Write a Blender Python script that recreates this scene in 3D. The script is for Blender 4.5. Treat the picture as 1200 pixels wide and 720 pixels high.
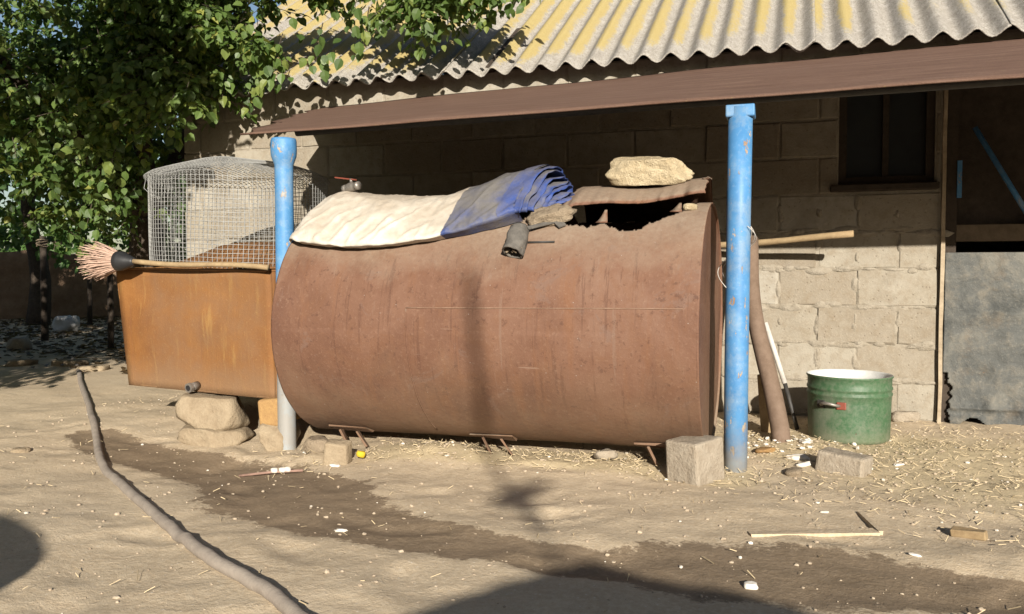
import bpy, bmesh, math, random
from mathutils import Vector, Matrix, noise, Quaternion

# ------------------------------------------------------------------ scene, camera, light
scn = bpy.context.scene
for o in list(bpy.data.objects):
    bpy.data.objects.remove(o)
COL = scn.collection
rad = math.radians

cam_d = bpy.data.cameras.new("camera")
cam = bpy.data.objects.new("camera", cam_d)
COL.objects.link(cam)
cam.location = (-0.700, -4.868, 0.793)
cam.rotation_euler = (rad(90 - 2.475), 0, rad(18.63))
cam_d.sensor_width = 36.0
cam_d.lens = 29.75
cam_d.clip_start = 0.05
cam_d.clip_end = 2000
scn.camera = cam

SUN_TRAVEL = Vector((-0.45, 1.0, -0.37)).normalized()
to_sun = -SUN_TRAVEL
w = bpy.data.worlds.new("World")
scn.world = w
w.use_nodes = True
wn = w.node_tree
sky = wn.nodes.new("ShaderNodeTexSky")
sky.sky_type = 'NISHITA'
sky.sun_disc = False
sky.sun_elevation = math.asin(to_sun.z)
sky.sun_rotation = math.atan2(to_sun.x, to_sun.y)
sky.altitude = 100
sky.air_density = 1.0
sky.dust_density = 1.2
bg = wn.nodes["Background"]
bg.inputs["Strength"].default_value = 0.05
wn.links.new(sky.outputs[0], bg.inputs[0])

sun_d = bpy.data.lights.new("sun", 'SUN')
sun_d.energy = 5.0
sun_d.angle = rad(0.55)
sun_d.color = (1.0, 0.93, 0.82)
sun = bpy.data.objects.new("sun", sun_d)
sun.rotation_euler = SUN_TRAVEL.to_track_quat('-Z', 'Y').to_euler()
sun.location = (3, -8, 6)
COL.objects.link(sun)

scn.view_settings.view_transform = 'Standard'
scn.view_settings.look = 'None'
scn.view_settings.gamma = 1.0
scn.view_settings.exposure = 1.0
scn.view_settings.use_curve_mapping = False


# ------------------------------------------------------------------ helpers
def clampf(v, a=0.0, b=1.0):
    return a if v < a else b if v > b else v


def sstep(a, b, v):
    t = clampf((v - a) / (b - a))
    return t * t * (3 - 2 * t)


def lerp(a, b, t):
    return a + (b - a) * t


def table(pts, x):
    if x <= pts[0][0]:
        return pts[0][1]
    for (x0, y0), (x1, y1) in zip(pts, pts[1:]):
        if x <= x1:
            t = (x - x0) / (x1 - x0)
            t = t * t * (3 - 2 * t) * .5 + t * .5
            return y0 + (y1 - y0) * t
    return pts[-1][1]


def nz(x, y, z=0.0):
    return noise.noise(Vector((x, y, z)))


def fbm(x, y, z=0.0, o=4):
    return noise.fractal(Vector((x, y, z)), 1.0, 2.0, o)


class MB:
    """collects verts and faces for one mesh"""
    def __init__(self):
        self.v = []
        self.f = []

    def add(self, vs, fs):
        o = len(self.v)
        self.v += [tuple(q) for q in vs]
        self.f += [tuple(i + o for i in q) for q in fs]
        return self

    def box(self, c, s, rot=None, jit=0.0, rnd=random):
        vs = []
        for dx in (-.5, .5):
            for dy in (-.5, .5):
                for dz in (-.5, .5):
                    p = Vector((dx * s[0] + rnd.uniform(-jit, jit), dy * s[1] + rnd.uniform(-jit, jit), dz * s[2] + rnd.uniform(-jit, jit)))
                    if rot is not None:
                        p = rot @ p
                    vs.append(p + Vector(c))
        return self.add(vs, [(0, 1, 3, 2), (4, 6, 7, 5), (0, 4, 5, 1), (2, 3, 7, 6), (0, 2, 6, 4), (1, 5, 7, 3)])

    def tube(self, pts, rs, n=10, caps=True, jit=0.0, seed=0):
        pts = [Vector(q) for q in pts]
        if not hasattr(rs, '__len__'):
            rs = [rs] * len(pts)
        base = len(self.v)
        up = None
        for i, q in enumerate(pts):
            t = (pts[min(i + 1, len(pts) - 1)] - pts[max(i - 1, 0)]).normalized()
            if up is None:
                up = t.orthogonal().normalized()
            else:
                up = (up - t * up.dot(t)).normalized()
            b = t.cross(up)
            for k in range(n):
                a = 2 * math.pi * k / n
                r = rs[i] * (1 + jit * nz(q.x * 20 + k * 1.7, q.y * 20, q.z * 20 + seed))
                self.v.append(tuple(q + (up * math.cos(a) + b * math.sin(a)) * r))
        for i in range(len(pts) - 1):
            for k in range(n):
                k2 = (k + 1) % n
                self.f.append((base + i * n + k, base + i * n + k2, base + (i + 1) * n + k2, base + (i + 1) * n + k))
        if caps:
            self.f.append(tuple(base + k for k in reversed(range(n))))
            e = base + (len(pts) - 1) * n
            self.f.append(tuple(e + k for k in range(n)))
        return self

    def lathe(self, prof, n=48, c=(0, 0, 0)):
        base = len(self.v)
        for r, z in prof:
            for k in range(n):
                a = 2 * math.pi * k / n
                self.v.append((c[0] + r * math.cos(a), c[1] + r * math.sin(a), c[2] + z))
        for i in range(len(prof) - 1):
            for k in range(n):
                k2 = (k + 1) % n
                self.f.append((base + i * n + k, base + i * n + k2, base + (i + 1) * n + k2, base + (i + 1) * n + k))
        return self

    def build(self, name, mat, parent=None, smooth=False, flip=False):
        me = bpy.data.meshes.new(name)
        me.from_pydata(self.v, [], self.f)
        me.update()
        if smooth:
            me.polygons.foreach_set("use_smooth", [True] * len(me.polygons))
        if mat:
            me.materials.append(mat)
        return link(name, me, parent)


def link(name, me, parent=None):
    o = bpy.data.objects.new(name, me)
    COL.objects.link(o)
    if parent:
        o.parent = parent
        # parents are unrotated empties/meshes; keep world placement of world-space meshes
        o.matrix_parent_inverse = parent.matrix_basis.inverted()
    return o


def fix_normals(o):
    bm = bmesh.new()
    bm.from_mesh(o.data)
    bmesh.ops.recalc_face_normals(bm, faces=bm.faces)
    bm.to_mesh(o.data)
    bm.free()
    return o


def bevel(o, wdt, seg=2):
    m = o.modifiers.new("bevel", 'BEVEL')
    m.width = wdt
    m.segments = seg
    m.limit_method = 'ANGLE'
    return o


def thing(name, label, cat, loc=(0, 0, 0), group=None):
    o = bpy.data.objects.new(name, None)
    COL.objects.link(o)
    o.location = loc
    o.empty_display_size = .1
    return tag(o, label, cat, group)


def tag(o, label, cat, group=None, kind=None):
    if label:
        o["label"] = label
    if cat:
        o["category"] = cat
    if group:
        o["group"] = group
    if kind:
        o["kind"] = kind
    return o


def rock_mesh(name, size, seed, sub=3, rough=.12, cut=7, mat=None, squash=1.0):
    """stone: sphere cut by random planes, then broken up with noise"""
    rnd = random.Random(seed)
    bm = bmesh.new()
    bmesh.ops.create_icosphere(bm, subdivisions=sub, radius=1.0)
    planes = []
    for i in range(cut):
        d = Vector((rnd.gauss(0, 1), rnd.gauss(0, 1), rnd.gauss(0, 1))).normalized()
        planes.append((d, rnd.uniform(.62, .88)))
    planes += [(Vector((0, 0, 1)), .62), (Vector((0, 0, -1)), .62), (Vector((0, -1, 0)), .7), (Vector((0, 1, 0)), .7)]
    for v in bm.verts:
        p = v.co.copy()
        for d, h in planes:
            e = p.dot(d)
            if e > h:
                p -= d * (e - h) * .985
        n_ = noise.fractal(p * 2.2 + Vector((seed * 3.1, 0, 0)), 1.0, 2.0, 4)
        p *= 1 + rough * n_
        v.co = p
    xs = [[v.co[i] for v in bm.verts] for i in range(3)]
    lo = [min(q) for q in xs]
    hi = [max(q) for q in xs]
    for v in bm.verts:
        v.co = Vector([((v.co[i] - lo[i]) / (hi[i] - lo[i]) - .5) * size[i] for i in range(3)])
    me = bpy.data.meshes.new(name)
    bm.to_mesh(me)
    bm.free()
    me.polygons.foreach_set("use_smooth", [True] * len(me.polygons))
    if mat:
        me.materials.append(mat)
    return me


def place(o, loc, rot=(0, 0, 0)):
    o.location = loc
    o.rotation_euler = [rad(a) for a in rot]
    return o


# ------------------------------------------------------------------ materials
class N:
    """small node-tree builder"""
    def __init__(self, name):
        self.m = bpy.data.materials.new(name)
        self.m.use_nodes = True
        self.t = self.m.node_tree
        self.b = self.t.nodes["Principled BSDF"]
        self.out = self.t.nodes["Material Output"]
        self.co = self.t.nodes.new("ShaderNodeTexCoord").outputs["Object"]

    def new(self, t, **kw):
        n = self.t.nodes.new(t)
        for k, v in kw.items():
            setattr(n, k, v)
        return n

    def lk(self, a, b):
        self.t.links.new(a, b)

    def world_pos(self):
        g = self.new("ShaderNodeNewGeometry")
        self.co = g.outputs["Position"]
        return self

    def val(self, x, sock):
        if isinstance(x, (int, float)):
            sock.default_value = x
        elif isinstance(x, (tuple, list)):
            sock.default_value = tuple(x) + ((1,) if len(x) == 3 and sock.type == 'RGBA' else ())
        else:
            self.lk(x, sock)

    def scale(self, s):
        n = self.new("ShaderNodeMapping")
        self.lk(self.co, n.inputs[0])
        n.inputs["Scale"].default_value = s
        return n.outputs[0]

    def noise(self, sc, det=5, rough=.6, co=None, dist=0.0, out=0):
        n = self.new("ShaderNodeTexNoise")
        self.lk(co or self.co, n.inputs["Vector"])
        n.inputs["Scale"].default_value = sc
        n.inputs["Detail"].default_value = det
        n.inputs["Roughness"].default_value = rough
        n.inputs["Distortion"].default_value = dist
        return n.outputs[out]

    def voro(self, sc, co=None, feature='F1', out="Distance"):
        n = self.new("ShaderNodeTexVoronoi", feature=feature)
        self.lk(co or self.co, n.inputs["Vector"])
        n.inputs["Scale"].default_value = sc
        return n.outputs[out]

    def ramp(self, x, stops, interp='LINEAR'):
        n = self.new("ShaderNodeValToRGB")
        self.lk(x, n.inputs[0])
        cr = n.color_ramp
        cr.interpolation = interp
        while len(cr.elements) < len(stops):
            cr.elements.new(.5)
        for e, (p, c) in zip(cr.elements, stops):
            e.position = p
            if isinstance(c, (int, float)):
                c = (c, c, c)
            e.color = tuple(c) + (1,)
        return n.outputs[0]

    def mix(self, f, a, b, mode='MIX'):
        n = self.new("ShaderNodeMix", data_type='RGBA', blend_type=mode)
        self.val(f, n.inputs[0])
        self.val(a, n.inputs[6])
        self.val(b, n.inputs[7])
        return n.outputs[2]

    def math(self, op, a, b=0.0, c=0.0, clamp=False):
        n = self.new("ShaderNodeMath", operation=op, use_clamp=clamp)
        self.val(a, n.inputs[0])
        self.val(b, n.inputs[1])
        if op in ('MULTIPLY_ADD', 'SMOOTH_MIN'):
            self.val(c, n.inputs[2])
        return n.outputs[0]

    def sep(self, co=None):
        n = self.new("ShaderNodeSeparateXYZ")
        self.lk(co or self.co, n.inputs[0])
        return n.outputs

    def maprange(self, x, a, b, c=0.0, d=1.0):
        n = self.new("ShaderNodeMapRange")
        self.val(x, n.inputs[0])
        for i, v in enumerate((a, b, c, d)):
            n.inputs[i + 1].default_value = v
        return n.outputs[0]

    def attr(self, name):
        n = self.new("ShaderNodeAttribute", attribute_name=name)
        return n.outputs["Fac"]

    def bump(self, h, strength=.5, dist=.01, prev=None):
        n = self.new("ShaderNodeBump")
        n.inputs["Strength"].default_value = strength
        n.inputs["Distance"].default_value = dist
        self.lk(h, n.inputs["Height"])
        if prev is not None:
            self.lk(prev, n.inputs["Normal"])
        return n.outputs[0]

    def done(self, col, rough=.8, bump=None, metal=0.0, spec=None, gain=1.0):
        if gain != 1.0:
            col = self.mix(1.0, col, (gain, gain, gain), 'MULTIPLY')
        self.val(col, self.b.inputs["Base Color"])
        self.val(rough, self.b.inputs["Roughness"])
        self.val(metal, self.b.inputs["Metallic"])
        if spec is not None:
            self.b.inputs["Specular IOR Level"].default_value = spec
        if bump is not None:
            self.lk(bump, self.b.inputs["Normal"])
        return self.m


def m_dirt():
    n = N("dry_dirt").world_pos()
    big = n.noise(.9, 5, .6)
    mid = n.noise(6, 6, .65)
    fine = n.noise(60, 5, .7)
    grit = n.noise(220, 3, .7)
    c = n.ramp(big, [(.3, (.40, .312, .208)), (.55, (.47, .375, .258)), (.75, (.525, .427, .302))])
    c = n.mix(n.ramp(mid, [(.35, 0.0), (.7, .55)]), c, (.345, .265, .175))
    c = n.mix(n.ramp(fine, [(.42, .0), (.62, .5)]), c, (.55, .46, .335))
    c = n.mix(n.ramp(grit, [(.55, 0.0), (.72, .55)]), c, (.32, .245, .165))
    chips = n.voro(45)
    c = n.mix(n.ramp(chips, [(.10, .8), (.15, 0.0)]), c, n.ramp(n.noise(30, 2), [(.4, (.30, .23, .16)), (.6, (.58, .52, .43))]))
    wet = n.attr("wet")
    wsum = n.math('ADD', wet, n.math('MULTIPLY', n.math('SUBTRACT', n.noise(14, 6, .65), .5), .55))
    wsum = n.math('ADD', wsum, n.math('MULTIPLY', n.math('SUBTRACT', n.noise(90, 3, .65), .5), .22))
    wm = n.ramp(wsum, [(.47, 0.0), (.53, 1.0)])
    wc = n.mix(n.ramp(mid, [(.35, 0.0), (.65, 1.0)]), (.145, .105, .066), (.20, .147, .095))
    wc = n.mix(n.ramp(fine, [(.45, .0), (.7, .6)]), wc, (.25, .19, .13))
    c = n.mix(n.math('MULTIPLY', wm, .93), c, wc)
    lit = n.attr("litter")
    lm = n.ramp(n.math('ADD', n.math('MULTIPLY', lit, .55), n.math('MULTIPLY', n.noise(55, 5, .7), .55)), [(.5, 0.0), (.68, .6)])
    c = n.mix(lm, c, (.47, .385, .23))
    h = n.math('ADD', n.math('MULTIPLY', mid, .9), n.math('ADD', n.math('MULTIPLY', fine, .45), n.math('MULTIPLY', grit, .22)))
    b = n.bump(h, .6, .014)
    r = n.mix(wm, (.95, .95, .95), (.7, .7, .7))
    return n.done(c, r, b, spec=.25)


def m_block(name, tint=(1, 1, 1)):
    n = N(name).world_pos()
    oi = n.new("ShaderNodeObjectInfo")
    big = n.noise(3.0, 5, .6)
    mid = n.noise(16, 6, .65)
    fine = n.noise(90, 4, .7)
    c = n.ramp(big, [(.3, (.36, .315, .245)), (.55, (.44, .395, .315)), (.75, (.50, .455, .375))])
    c = n.mix(n.ramp(oi.outputs["Random"], [(0.0, .65), (.45, 0.0)]), c, (.31, .255, .19))
    c = n.mix(n.ramp(oi.outputs["Random"], [(.6, 0.0), (1.0, .55)]), c, (.54, .505, .435))
    c = n.mix(n.ramp(n.noise(1.4, 6, .7), [(.52, 0.0), (.60, .35)]), c, (.27, .235, .19))
    c = n.mix(n.ramp(mid, [(.45, 0.0), (.7, .6)]), c, (.29, .225, .15))
    c = n.mix(n.ramp(fine, [(.5, 0.0), (.75, .5)]), c, (.52, .46, .37))
    pit = n.voro(34)
    c = n.mix(n.ramp(pit, [(.06, .5), (.16, 0.0)]), c, (.2, .155, .105))
    c = n.mix(1.0, c, tint, 'MULTIPLY')
    h = n.math('ADD', mid, n.math('MULTIPLY', fine, .4))
    h = n.math('ADD', h, n.math('MULTIPLY', n.ramp(pit, [(.05, 0.0), (.2, 1.0)]), .35))
    return n.done(c, .95, n.bump(h, .65, .009), spec=.2, gain=.58)


def m_mortar():
    n = N("mortar").world_pos()
    mid = n.noise(22, 6, .7)
    c = n.ramp(mid, [(.3, (.30, .255, .19)), (.6, (.42, .37, .295))])
    return n.done(c, .95, n.bump(mid, .9, .015), spec=.2, gain=.62)


def m_asbestos():
    n = N("lichened_cement_sheet")
    cr = n.attr("crest")
    dn = n.attr("down")
    big = n.noise(2.6, 5, .65)
    mid = n.noise(22, 6, .75)
    sp = n.noise(130, 4, .75)
    c = n.ramp(mid, [(.3, (.27, .245, .21)), (.55, (.39, .365, .325)), (.75, (.49, .47, .43))])
    c = n.mix(n.ramp(sp, [(.50, 0.0), (.60, .75)]), c, (.15, .12, .095))
    sp2 = n.noise(190, 3, .75)
    c = n.mix(n.ramp(sp2, [(.58, 0.0), (.66, .8)]), c, (.62, .60, .56))
    ly = n.ramp(n.noise(170, 3, .7), [(.3, (.33, .25, .085)), (.6, (.45, .355, .135)), (.8, (.49, .42, .23))])
    s = n.math('ADD', n.math('MULTIPLY', cr, .9), n.math('MULTIPLY', n.math('SUBTRACT', mid, .5), 1.1))
    s = n.math('ADD', s, n.math('MULTIPLY', n.math('SUBTRACT', big, .5), 1.2))
    s = n.math('ADD', s, n.math('MULTIPLY', n.math('SUBTRACT', sp, .5), 1.3))
    s = n.math('SUBTRACT', s, n.math('MULTIPLY', dn, .6))
    c = n.mix(n.ramp(s, [(.36, 0.0), (.58, .88)]), c, ly)
    h = n.math('ADD', mid, n.math('MULTIPLY', sp, .6))
    return n.done(c, .95, n.bump(h, .8, .008), spec=.15, gain=.80)


def m_tank_rust():
    n = N("brown_rusted_steel").world_pos()
    x, y, z = n.sep()
    big = n.noise(2.0, 7, .68, dist=.4)
    patch = n.noise(4.2, 8, .72, dist=.8)
    streak = n.noise(1.0, 6, .65, n.scale((11, 3, 1.2)))
    drip = n.noise(1.0, 7, .7, n.scale((30, 6, 1.0)))
    fine = n.noise(70, 5, .7)
    dots = n.noise(26, 6, .75)
    c = n.ramp(big, [(.30, (.145, .066, .040)), (.46, (.195, .094, .056)), (.56, (.232, .118, .073)), (.72, (.27, .155, .103))])
    c = n.mix(n.ramp(patch, [(.52, 0.0), (.60, .32), (.75, .5)]), c, (.235, .110, .055))
    c = n.mix(n.ramp(patch, [(.26, .55), (.38, .4), (.41, 0.0)]), c, (.225, .145, .112))
    c = n.mix(n.ramp(streak, [(.54, 0.0), (.72, .55)]), c, (.265, .115, .05))
    c = n.mix(n.ramp(drip, [(.58, 0.0), (.62, .5), (.8, .6)]), c, (.125, .056, .034))
    c = n.mix(n.ramp(drip, [(.20, .5), (.34, .35), (.37, 0.0)]), c, (.28, .185, .135))
    c = n.mix(n.ramp(dots, [(.58, 0.0), (.64, .5)]), c, (.095, .042, .028))
    c = n.mix(n.ramp(fine, [(.55, 0.0), (.7, .45)]), c, (.34, .205, .135))
    # pale scratches in slanting directions
    for rz, thr in ((1.1, .735),):
        mp = n.new("ShaderNodeMapping")
        n.lk(n.co, mp.inputs[0])
        mp.inputs["Rotation"].default_value = (0, rz, 0)
        mp.inputs["Scale"].default_value = (3, 3, 75)
        sc = n.noise(1.0, 3, .6, mp.outputs[0])
        c = n.mix(n.ramp(sc, [(thr, 0.0), (thr + .02, .5)]), c, (.38, .27, .20))
    # splashed mud low down, settled dust on top, both ragged
    j = n.math('MULTIPLY', n.math('SUBTRACT', n.noise(5, 7, .72), .5), .55)
    mud = n.maprange(n.math('ADD', z, j), .46, .12, 0.0, .72)
    c = n.mix(n.math('MULTIPLY', mud, n.ramp(n.noise(40, 5, .7), [(.3, .45), (.65, 1.0)])), c, (.265, .175, .11))
    geo = n.new("ShaderNodeNewGeometry")
    nzz = n.sep(geo.outputs["Normal"])[2]
    dust = n.maprange(n.math('ADD', nzz, n.math('MULTIPLY', j, 1.2)), .40, .92, 0.0, .9)
    c = n.mix(n.math('MULTIPLY', dust, n.ramp(n.noise(60, 5, .75), [(.3, .6), (.6, 1.0)])), c, (.43, .335, .245))
    spk = n.voro(22)
    c = n.mix(n.ramp(spk, [(.025, .8), (.04, 0.0)]), c, (.55, .5, .45))
    h = n.math('ADD', n.math('MULTIPLY', fine, .5), n.math('ADD', dots, n.math('MULTIPLY', patch, .8)))
    r = n.ramp(dots, [(.3, .62), (.7, .85)])
    return n.done(c, r, n.bump(h, .4, .006), spec=.3, gain=.57)


def m_box_rust():
    n = N("orange_rusted_sheet").world_pos()
    x, y, z = n.sep()
    big = n.noise(3.2, 6, .65)
    streak = n.noise(1.0, 6, .65, n.scale((26, 26, 3)))
    fine = n.noise(90, 5, .7)
    c = n.ramp(big, [(.3, (.20, .082, .026)), (.5, (.27, .115, .032)), (.72, (.34, .155, .045))])
    c = n.mix(n.ramp(streak, [(.56, 0.0), (.74, .75)]), c, (.46, .28, .09))
    c = n.mix(n.ramp(streak, [(.25, .6), (.42, 0.0)]), c, (.20, .085, .04))
    # greyer, dustier patch in the middle of the sheet, brighter rust along the edges
    dx = n.math('ABSOLUTE', n.math('ADD', x, 3.42))
    ed = n.math('ADD', dx, n.math('MULTIPLY', n.math('SUBTRACT', n.noise(6, 5, .6), .5), .22))
    mid_m = n.maprange(ed, .46, .30, 0.0, .8)
    c = n.mix(n.math('MULTIPLY', mid_m, n.ramp(n.noise(9, 5, .65), [(.3, .25), (.65, .9)])), c, (.235, .128, .066))
    low = n.maprange(n.math('ADD', z, n.math('MULTIPLY', big, .2)), .46, .30, 0.0, .6)
    c = n.mix(low, c, (.29, .185, .105))
    c = n.mix(n.ramp(fine, [(.58, 0.0), (.74, .3)]), c, (.5, .33, .14))
    h = n.math('ADD', n.math('MULTIPLY', fine, .6), streak)
    return n.done(c, .8, n.bump(h, .45, .006), spec=.25, gain=.64)


def m_awning():
    n = N("dusty_brown_sheet").world_pos()
    mid = n.noise(1.0, 6, .7, n.scale((3, 20, 20)))
    fine = n.noise(120, 4, .7)
    dots = n.noise(45, 5, .75)
    c = n.ramp(mid, [(.3, (.175, .098, .068)), (.55, (.245, .145, .104)), (.75, (.32, .205, .152))])
    c = n.mix(n.ramp(dots, [(.6, 0.0), (.72, .6)]), c, (.40, .30, .13))
    c = n.mix(n.ramp(fine, [(.55, 0.0), (.75, .4)]), c, (.38, .25, .185))
    h = n.math('ADD', fine, dots)
    return n.done(c, .85, n.bump(h, .6, .006), spec=.2, gain=.50)


def m_blue(name, d0, d1):
    n = N(name).world_pos()
    mid = n.noise(9, 5, .65)
    ch = n.noise(1.0, 6, .72, n.scale((24, 24, 10)))
    c = n.ramp(mid, [(.3, (.05, .175, .37)), (.6, (.078, .235, .455)), (.8, (.13, .295, .49))])
    c = n.mix(n.ramp(n.noise(60, 4, .7), [(.55, 0.0), (.75, .35)]), c, (.30, .42, .55))
    z = n.sep()[2]
    chm = n.ramp(ch, [(.605, 0.0), (.62, 1.0)])
    c = n.mix(chm, c, n.ramp(mid, [(.4, (.26, .17, .11)), (.6, (.42, .36, .28))]))
    dust = n.maprange(n.math('ADD', z, n.math('MULTIPLY', n.noise(14, 6, .7), .35)), d0, d1, 0.0, .92)
    c = n.mix(dust, c, (.30, .275, .235))
    c = n.mix(n.ramp(n.noise(6, 6, .75), [(.5, 0.0), (.64, .45)]), c, (.27, .33, .37))
    return n.done(c, n.ramp(mid, [(.3, .45), (.7, .6)]), n.bump(n.math('SUBTRACT', n.math('MULTIPLY', mid, .2), chm), .5, .003), spec=.35, gain=.80)


def m_plain(name, col, col2=None, sc=30, rough=.8, bump=.4, bd=.005, spec=.3, world=True, metal=0.0, gain=.66):
    n = N(name)
    if world:
        n.world_pos()
    col2 = col2 or tuple(v * .62 for v in col)
    a = n.noise(sc, 6, .68)
    f = n.noise(sc * 5, 4, .7)
    c = n.ramp(a, [(.3, col2), (.68, col)])
    c = n.mix(n.ramp(f, [(.5, 0.0), (.75, .3)]), c, tuple(min(1, v * 1.25) for v in col))
    h = n.math('ADD', a, n.math('MULTIPLY', f, .4))
    return n.done(c, rough, n.bump(h, bump, bd), metal=metal, spec=spec, gain=gain)


def m_tarp(name, col, dust, amt):
    n = N(name).world_pos()
    a = n.noise(5, 6, .65)
    f = n.noise(45, 6, .7)
    crease = n.noise(9, 4, .5, dist=1.6)
    cl = n.math('ABSOLUTE', n.math('SUBTRACT', crease, .5))
    c = n.mix(n.ramp(a, [(.35, 0.0), (.68, amt)]), col, dust)
    c = n.mix(n.ramp(f, [(.5, 0.0), (.72, .55 * amt)]), c, dust)
    c = n.mix(n.ramp(n.noise(3.3, 6, .7), [(.55, 0.0), (.7, .45 * amt)]), c, tuple(v * .55 for v in dust))
    geo = n.new("ShaderNodeNewGeometry")
    up = n.sep(geo.outputs["Normal"])[2]
    c = n.mix(n.maprange(n.math('ADD', up, n.math('MULTIPLY', n.math('SUBTRACT', a, .5), .8)), .45, .95, 0.0, amt), c, dust)
    weave = n.noise(300, 2, .5)
    h = n.math('ADD', n.math('MULTIPLY', cl, .25), n.math('ADD', n.math('MULTIPLY', f, .25), n.math('MULTIPLY', weave, .05)))
    return n.done(c, .62, n.bump(h, .6, .02), spec=.3, gain=.66)


def m_leaf(name, dark, lite, old):
    n = N(name)
    r = n.attr("rnd")
    c = n.ramp(r, [(0.0, dark), (.6, lite), (.93, tuple(lerp(a, b, .45) for a, b in zip(lite, old))), (1.0, old)])
    n.val(c, n.b.inputs["Base Color"])
    n.b.inputs["Roughness"].default_value = .5
    n.b.inputs["Specular IOR Level"].default_value = .4
    tr = n.new("ShaderNodeBsdfTranslucent")
    n.lk(n.mix(1.0, c, (1.9, 2.0, .75), 'MULTIPLY'), tr.inputs[0])
    mx = n.new("ShaderNodeMixShader")
    mx.inputs[0].default_value = .3
    n.lk(n.b.outputs[0], mx.inputs[1])
    n.lk(tr.outputs[0], mx.inputs[2])
    n.lk(mx.outputs[0], n.out.inputs[0])
    return n.m


def m_tin():
    n = N("weathered_tin").world_pos()
    big = n.noise(3.0, 6, .65, dist=.6)
    mid = n.noise(13, 6, .7)
    fine = n.noise(70, 5, .7)
    c = n.ramp(big, [(.28, (.06, .066, .064)), (.5, (.125, .128, .120)), (.72, (.25, .235, .195))])
    c = n.mix(n.ramp(mid, [(.5, 0.0), (.72, .55)]), c, (.28, .245, .19))
    c = n.mix(n.ramp(n.noise(4.2, 5, .7), [(.56, 0.0), (.68, .7)]), c, (.055, .062, .064))
    c = n.mix(n.ramp(n.noise(2.4, 6, .7), [(.54, 0.0), (.66, .5)]), c, (.20, .15, .10))
    c = n.mix(n.ramp(n.noise(20, 6, .75), [(.67, 0.0), (.72, .9)]), c, (.22, .105, .055))
    c = n.mix(n.ramp(fine, [(.55, 0.0), (.75, .35)]), c, (.4, .37, .32))
    h = n.math('ADD', n.math('MULTIPLY', big, 2.0), n.math('ADD', mid, n.math('MULTIPLY', fine, .2)))
    return n.done(c, .68, n.bump(h, .7, .014), spec=.2, gain=.62)


def m_green():
    n = N("green_enamel").world_pos()
    a = n.noise(7, 6, .65)
    f = n.noise(60, 5, .7)
    z = n.sep()[2]
    c = n.ramp(a, [(.3, (.028, .095, .036)), (.6, (.045, .14, .055)), (.8, (.085, .18, .085))])
    c = n.mix(n.ramp(f, [(.42, .15), (.7, .7)]), c, (.19, .235, .16))
    c = n.mix(n.ramp(n.noise(4, 6, .75), [(.5, 0.0), (.62, .5)]), c, (.25, .25, .19))
    d = n.maprange(n.math('ADD', z, n.math('MULTIPLY', a, .12)), .13, .02, 0.0, .7)
    c = n.mix(d, c, (.33, .29, .2))
    chip = n.ramp(n.noise(19, 5, .7), [(.70, 0.0), (.715, 1.0)])
    c = n.mix(chip, c, (.12, .06, .04))
    return n.done(c, .5, n.bump(n.math('SUBTRACT', f, chip), .3, .003), spec=.3, gain=.6)


def m_mesh_wire():
    return m_plain("galvanised_wire", (.42, .42, .40), (.28, .28, .27), 30, .5, .1, .001, .5, metal=.2, gain=.72)


M = {}
M['dirt'] = m_dirt()
M['block'] = m_block("hollow_block_grey")
M['mortar'] = m_mortar()
M['asb'] = m_asbestos()
M['tank'] = m_tank_rust()
M['boxr'] = m_box_rust()
M['awn'] = m_awning()
M['blue'] = m_blue("chipped_blue_paint", .40, .16)
M['blue_muddy'] = m_blue("chipped_blue_paint_muddy_foot", .68, .44)
M['tin'] = m_tin()
M['green'] = m_green()
M['enamel'] = m_plain("white_enamel", (.78, .78, .76), (.62, .61, .57), 9, .35, .05, .002, .5)
M['wire'] = m_mesh_wire()
M['tarp_w'] = m_tarp("white_tarpaulin", (.76, .71, .62), (.46, .375, .28), .6)
M['tarp_b'] = m_tarp("blue_tarpaulin", (.028, .062, .23), (.20, .185, .165), .85)
M['tarp_b2'] = m_tarp("blue_tarpaulin_clean", (.026, .068, .28), (.20, .185, .17), .5)
M['yellow_stone'] = m_plain("yellow_limestone", (.72, .60, .40), (.50, .39, .235), 28, .9, 1.0, .02, .2)
M['concrete'] = m_plain("pale_concrete", (.46, .395, .31), (.33, .27, .20), 24, .92, .9, .012, .2)
M['stone_t'] = m_plain("tan_stone", (.43, .345, .235), (.30, .225, .145), 14, .92, .9, .015, .2)
M['brick_o'] = m_plain("ochre_brick", (.47, .29, .115), (.33, .19, .085), 18, .9, .8, .01, .2)
M['clay'] = m_plain("cracked_clay", (.42, .335, .235), (.27, .205, .14), 24, .95, 1.0, .02, .2)
M['wood'] = m_plain("pale_wood", (.43, .315, .175), (.30, .205, .11), 26, .8, .5, .004)
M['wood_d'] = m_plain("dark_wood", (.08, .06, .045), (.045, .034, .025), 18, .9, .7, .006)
M['jamb'] = m_plain("bare_lath", (.50, .41, .29), (.30, .23, .155), 20, .85, .5, .004)
M['pole'] = m_plain("brown_pipe", (.235, .165, .12), (.165, .11, .075), 20, .8, .4, .004)
M['whitepaint'] = m_plain("white_paint", (.74, .71, .66), (.55, .50, .44), 22, .6, .2, .002)
M['darkmetal'] = m_plain("dark_metal", (.06, .055, .05), (.03, .028, .025), 30, .6, .3, .003, .4)
M['steelgrey'] = m_plain("dull_steel", (.36, .33, .29), (.22, .19, .165), 40, .45, .3, .002, .5, metal=.5)
M['redpaint'] = m_plain("red_paint", (.30, .075, .045), (.2, .06, .04), 40, .5, .2, .002, .4)
M['rubber'] = m_plain("dusty_rubber", (.19, .172, .15), (.10, .092, .082), 26, .85, .5, .006, .25)
M['black'] = m_plain("black_plastic", (.028, .028, .03), (.018, .018, .02), 40, .5, .2, .002, .4)
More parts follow.
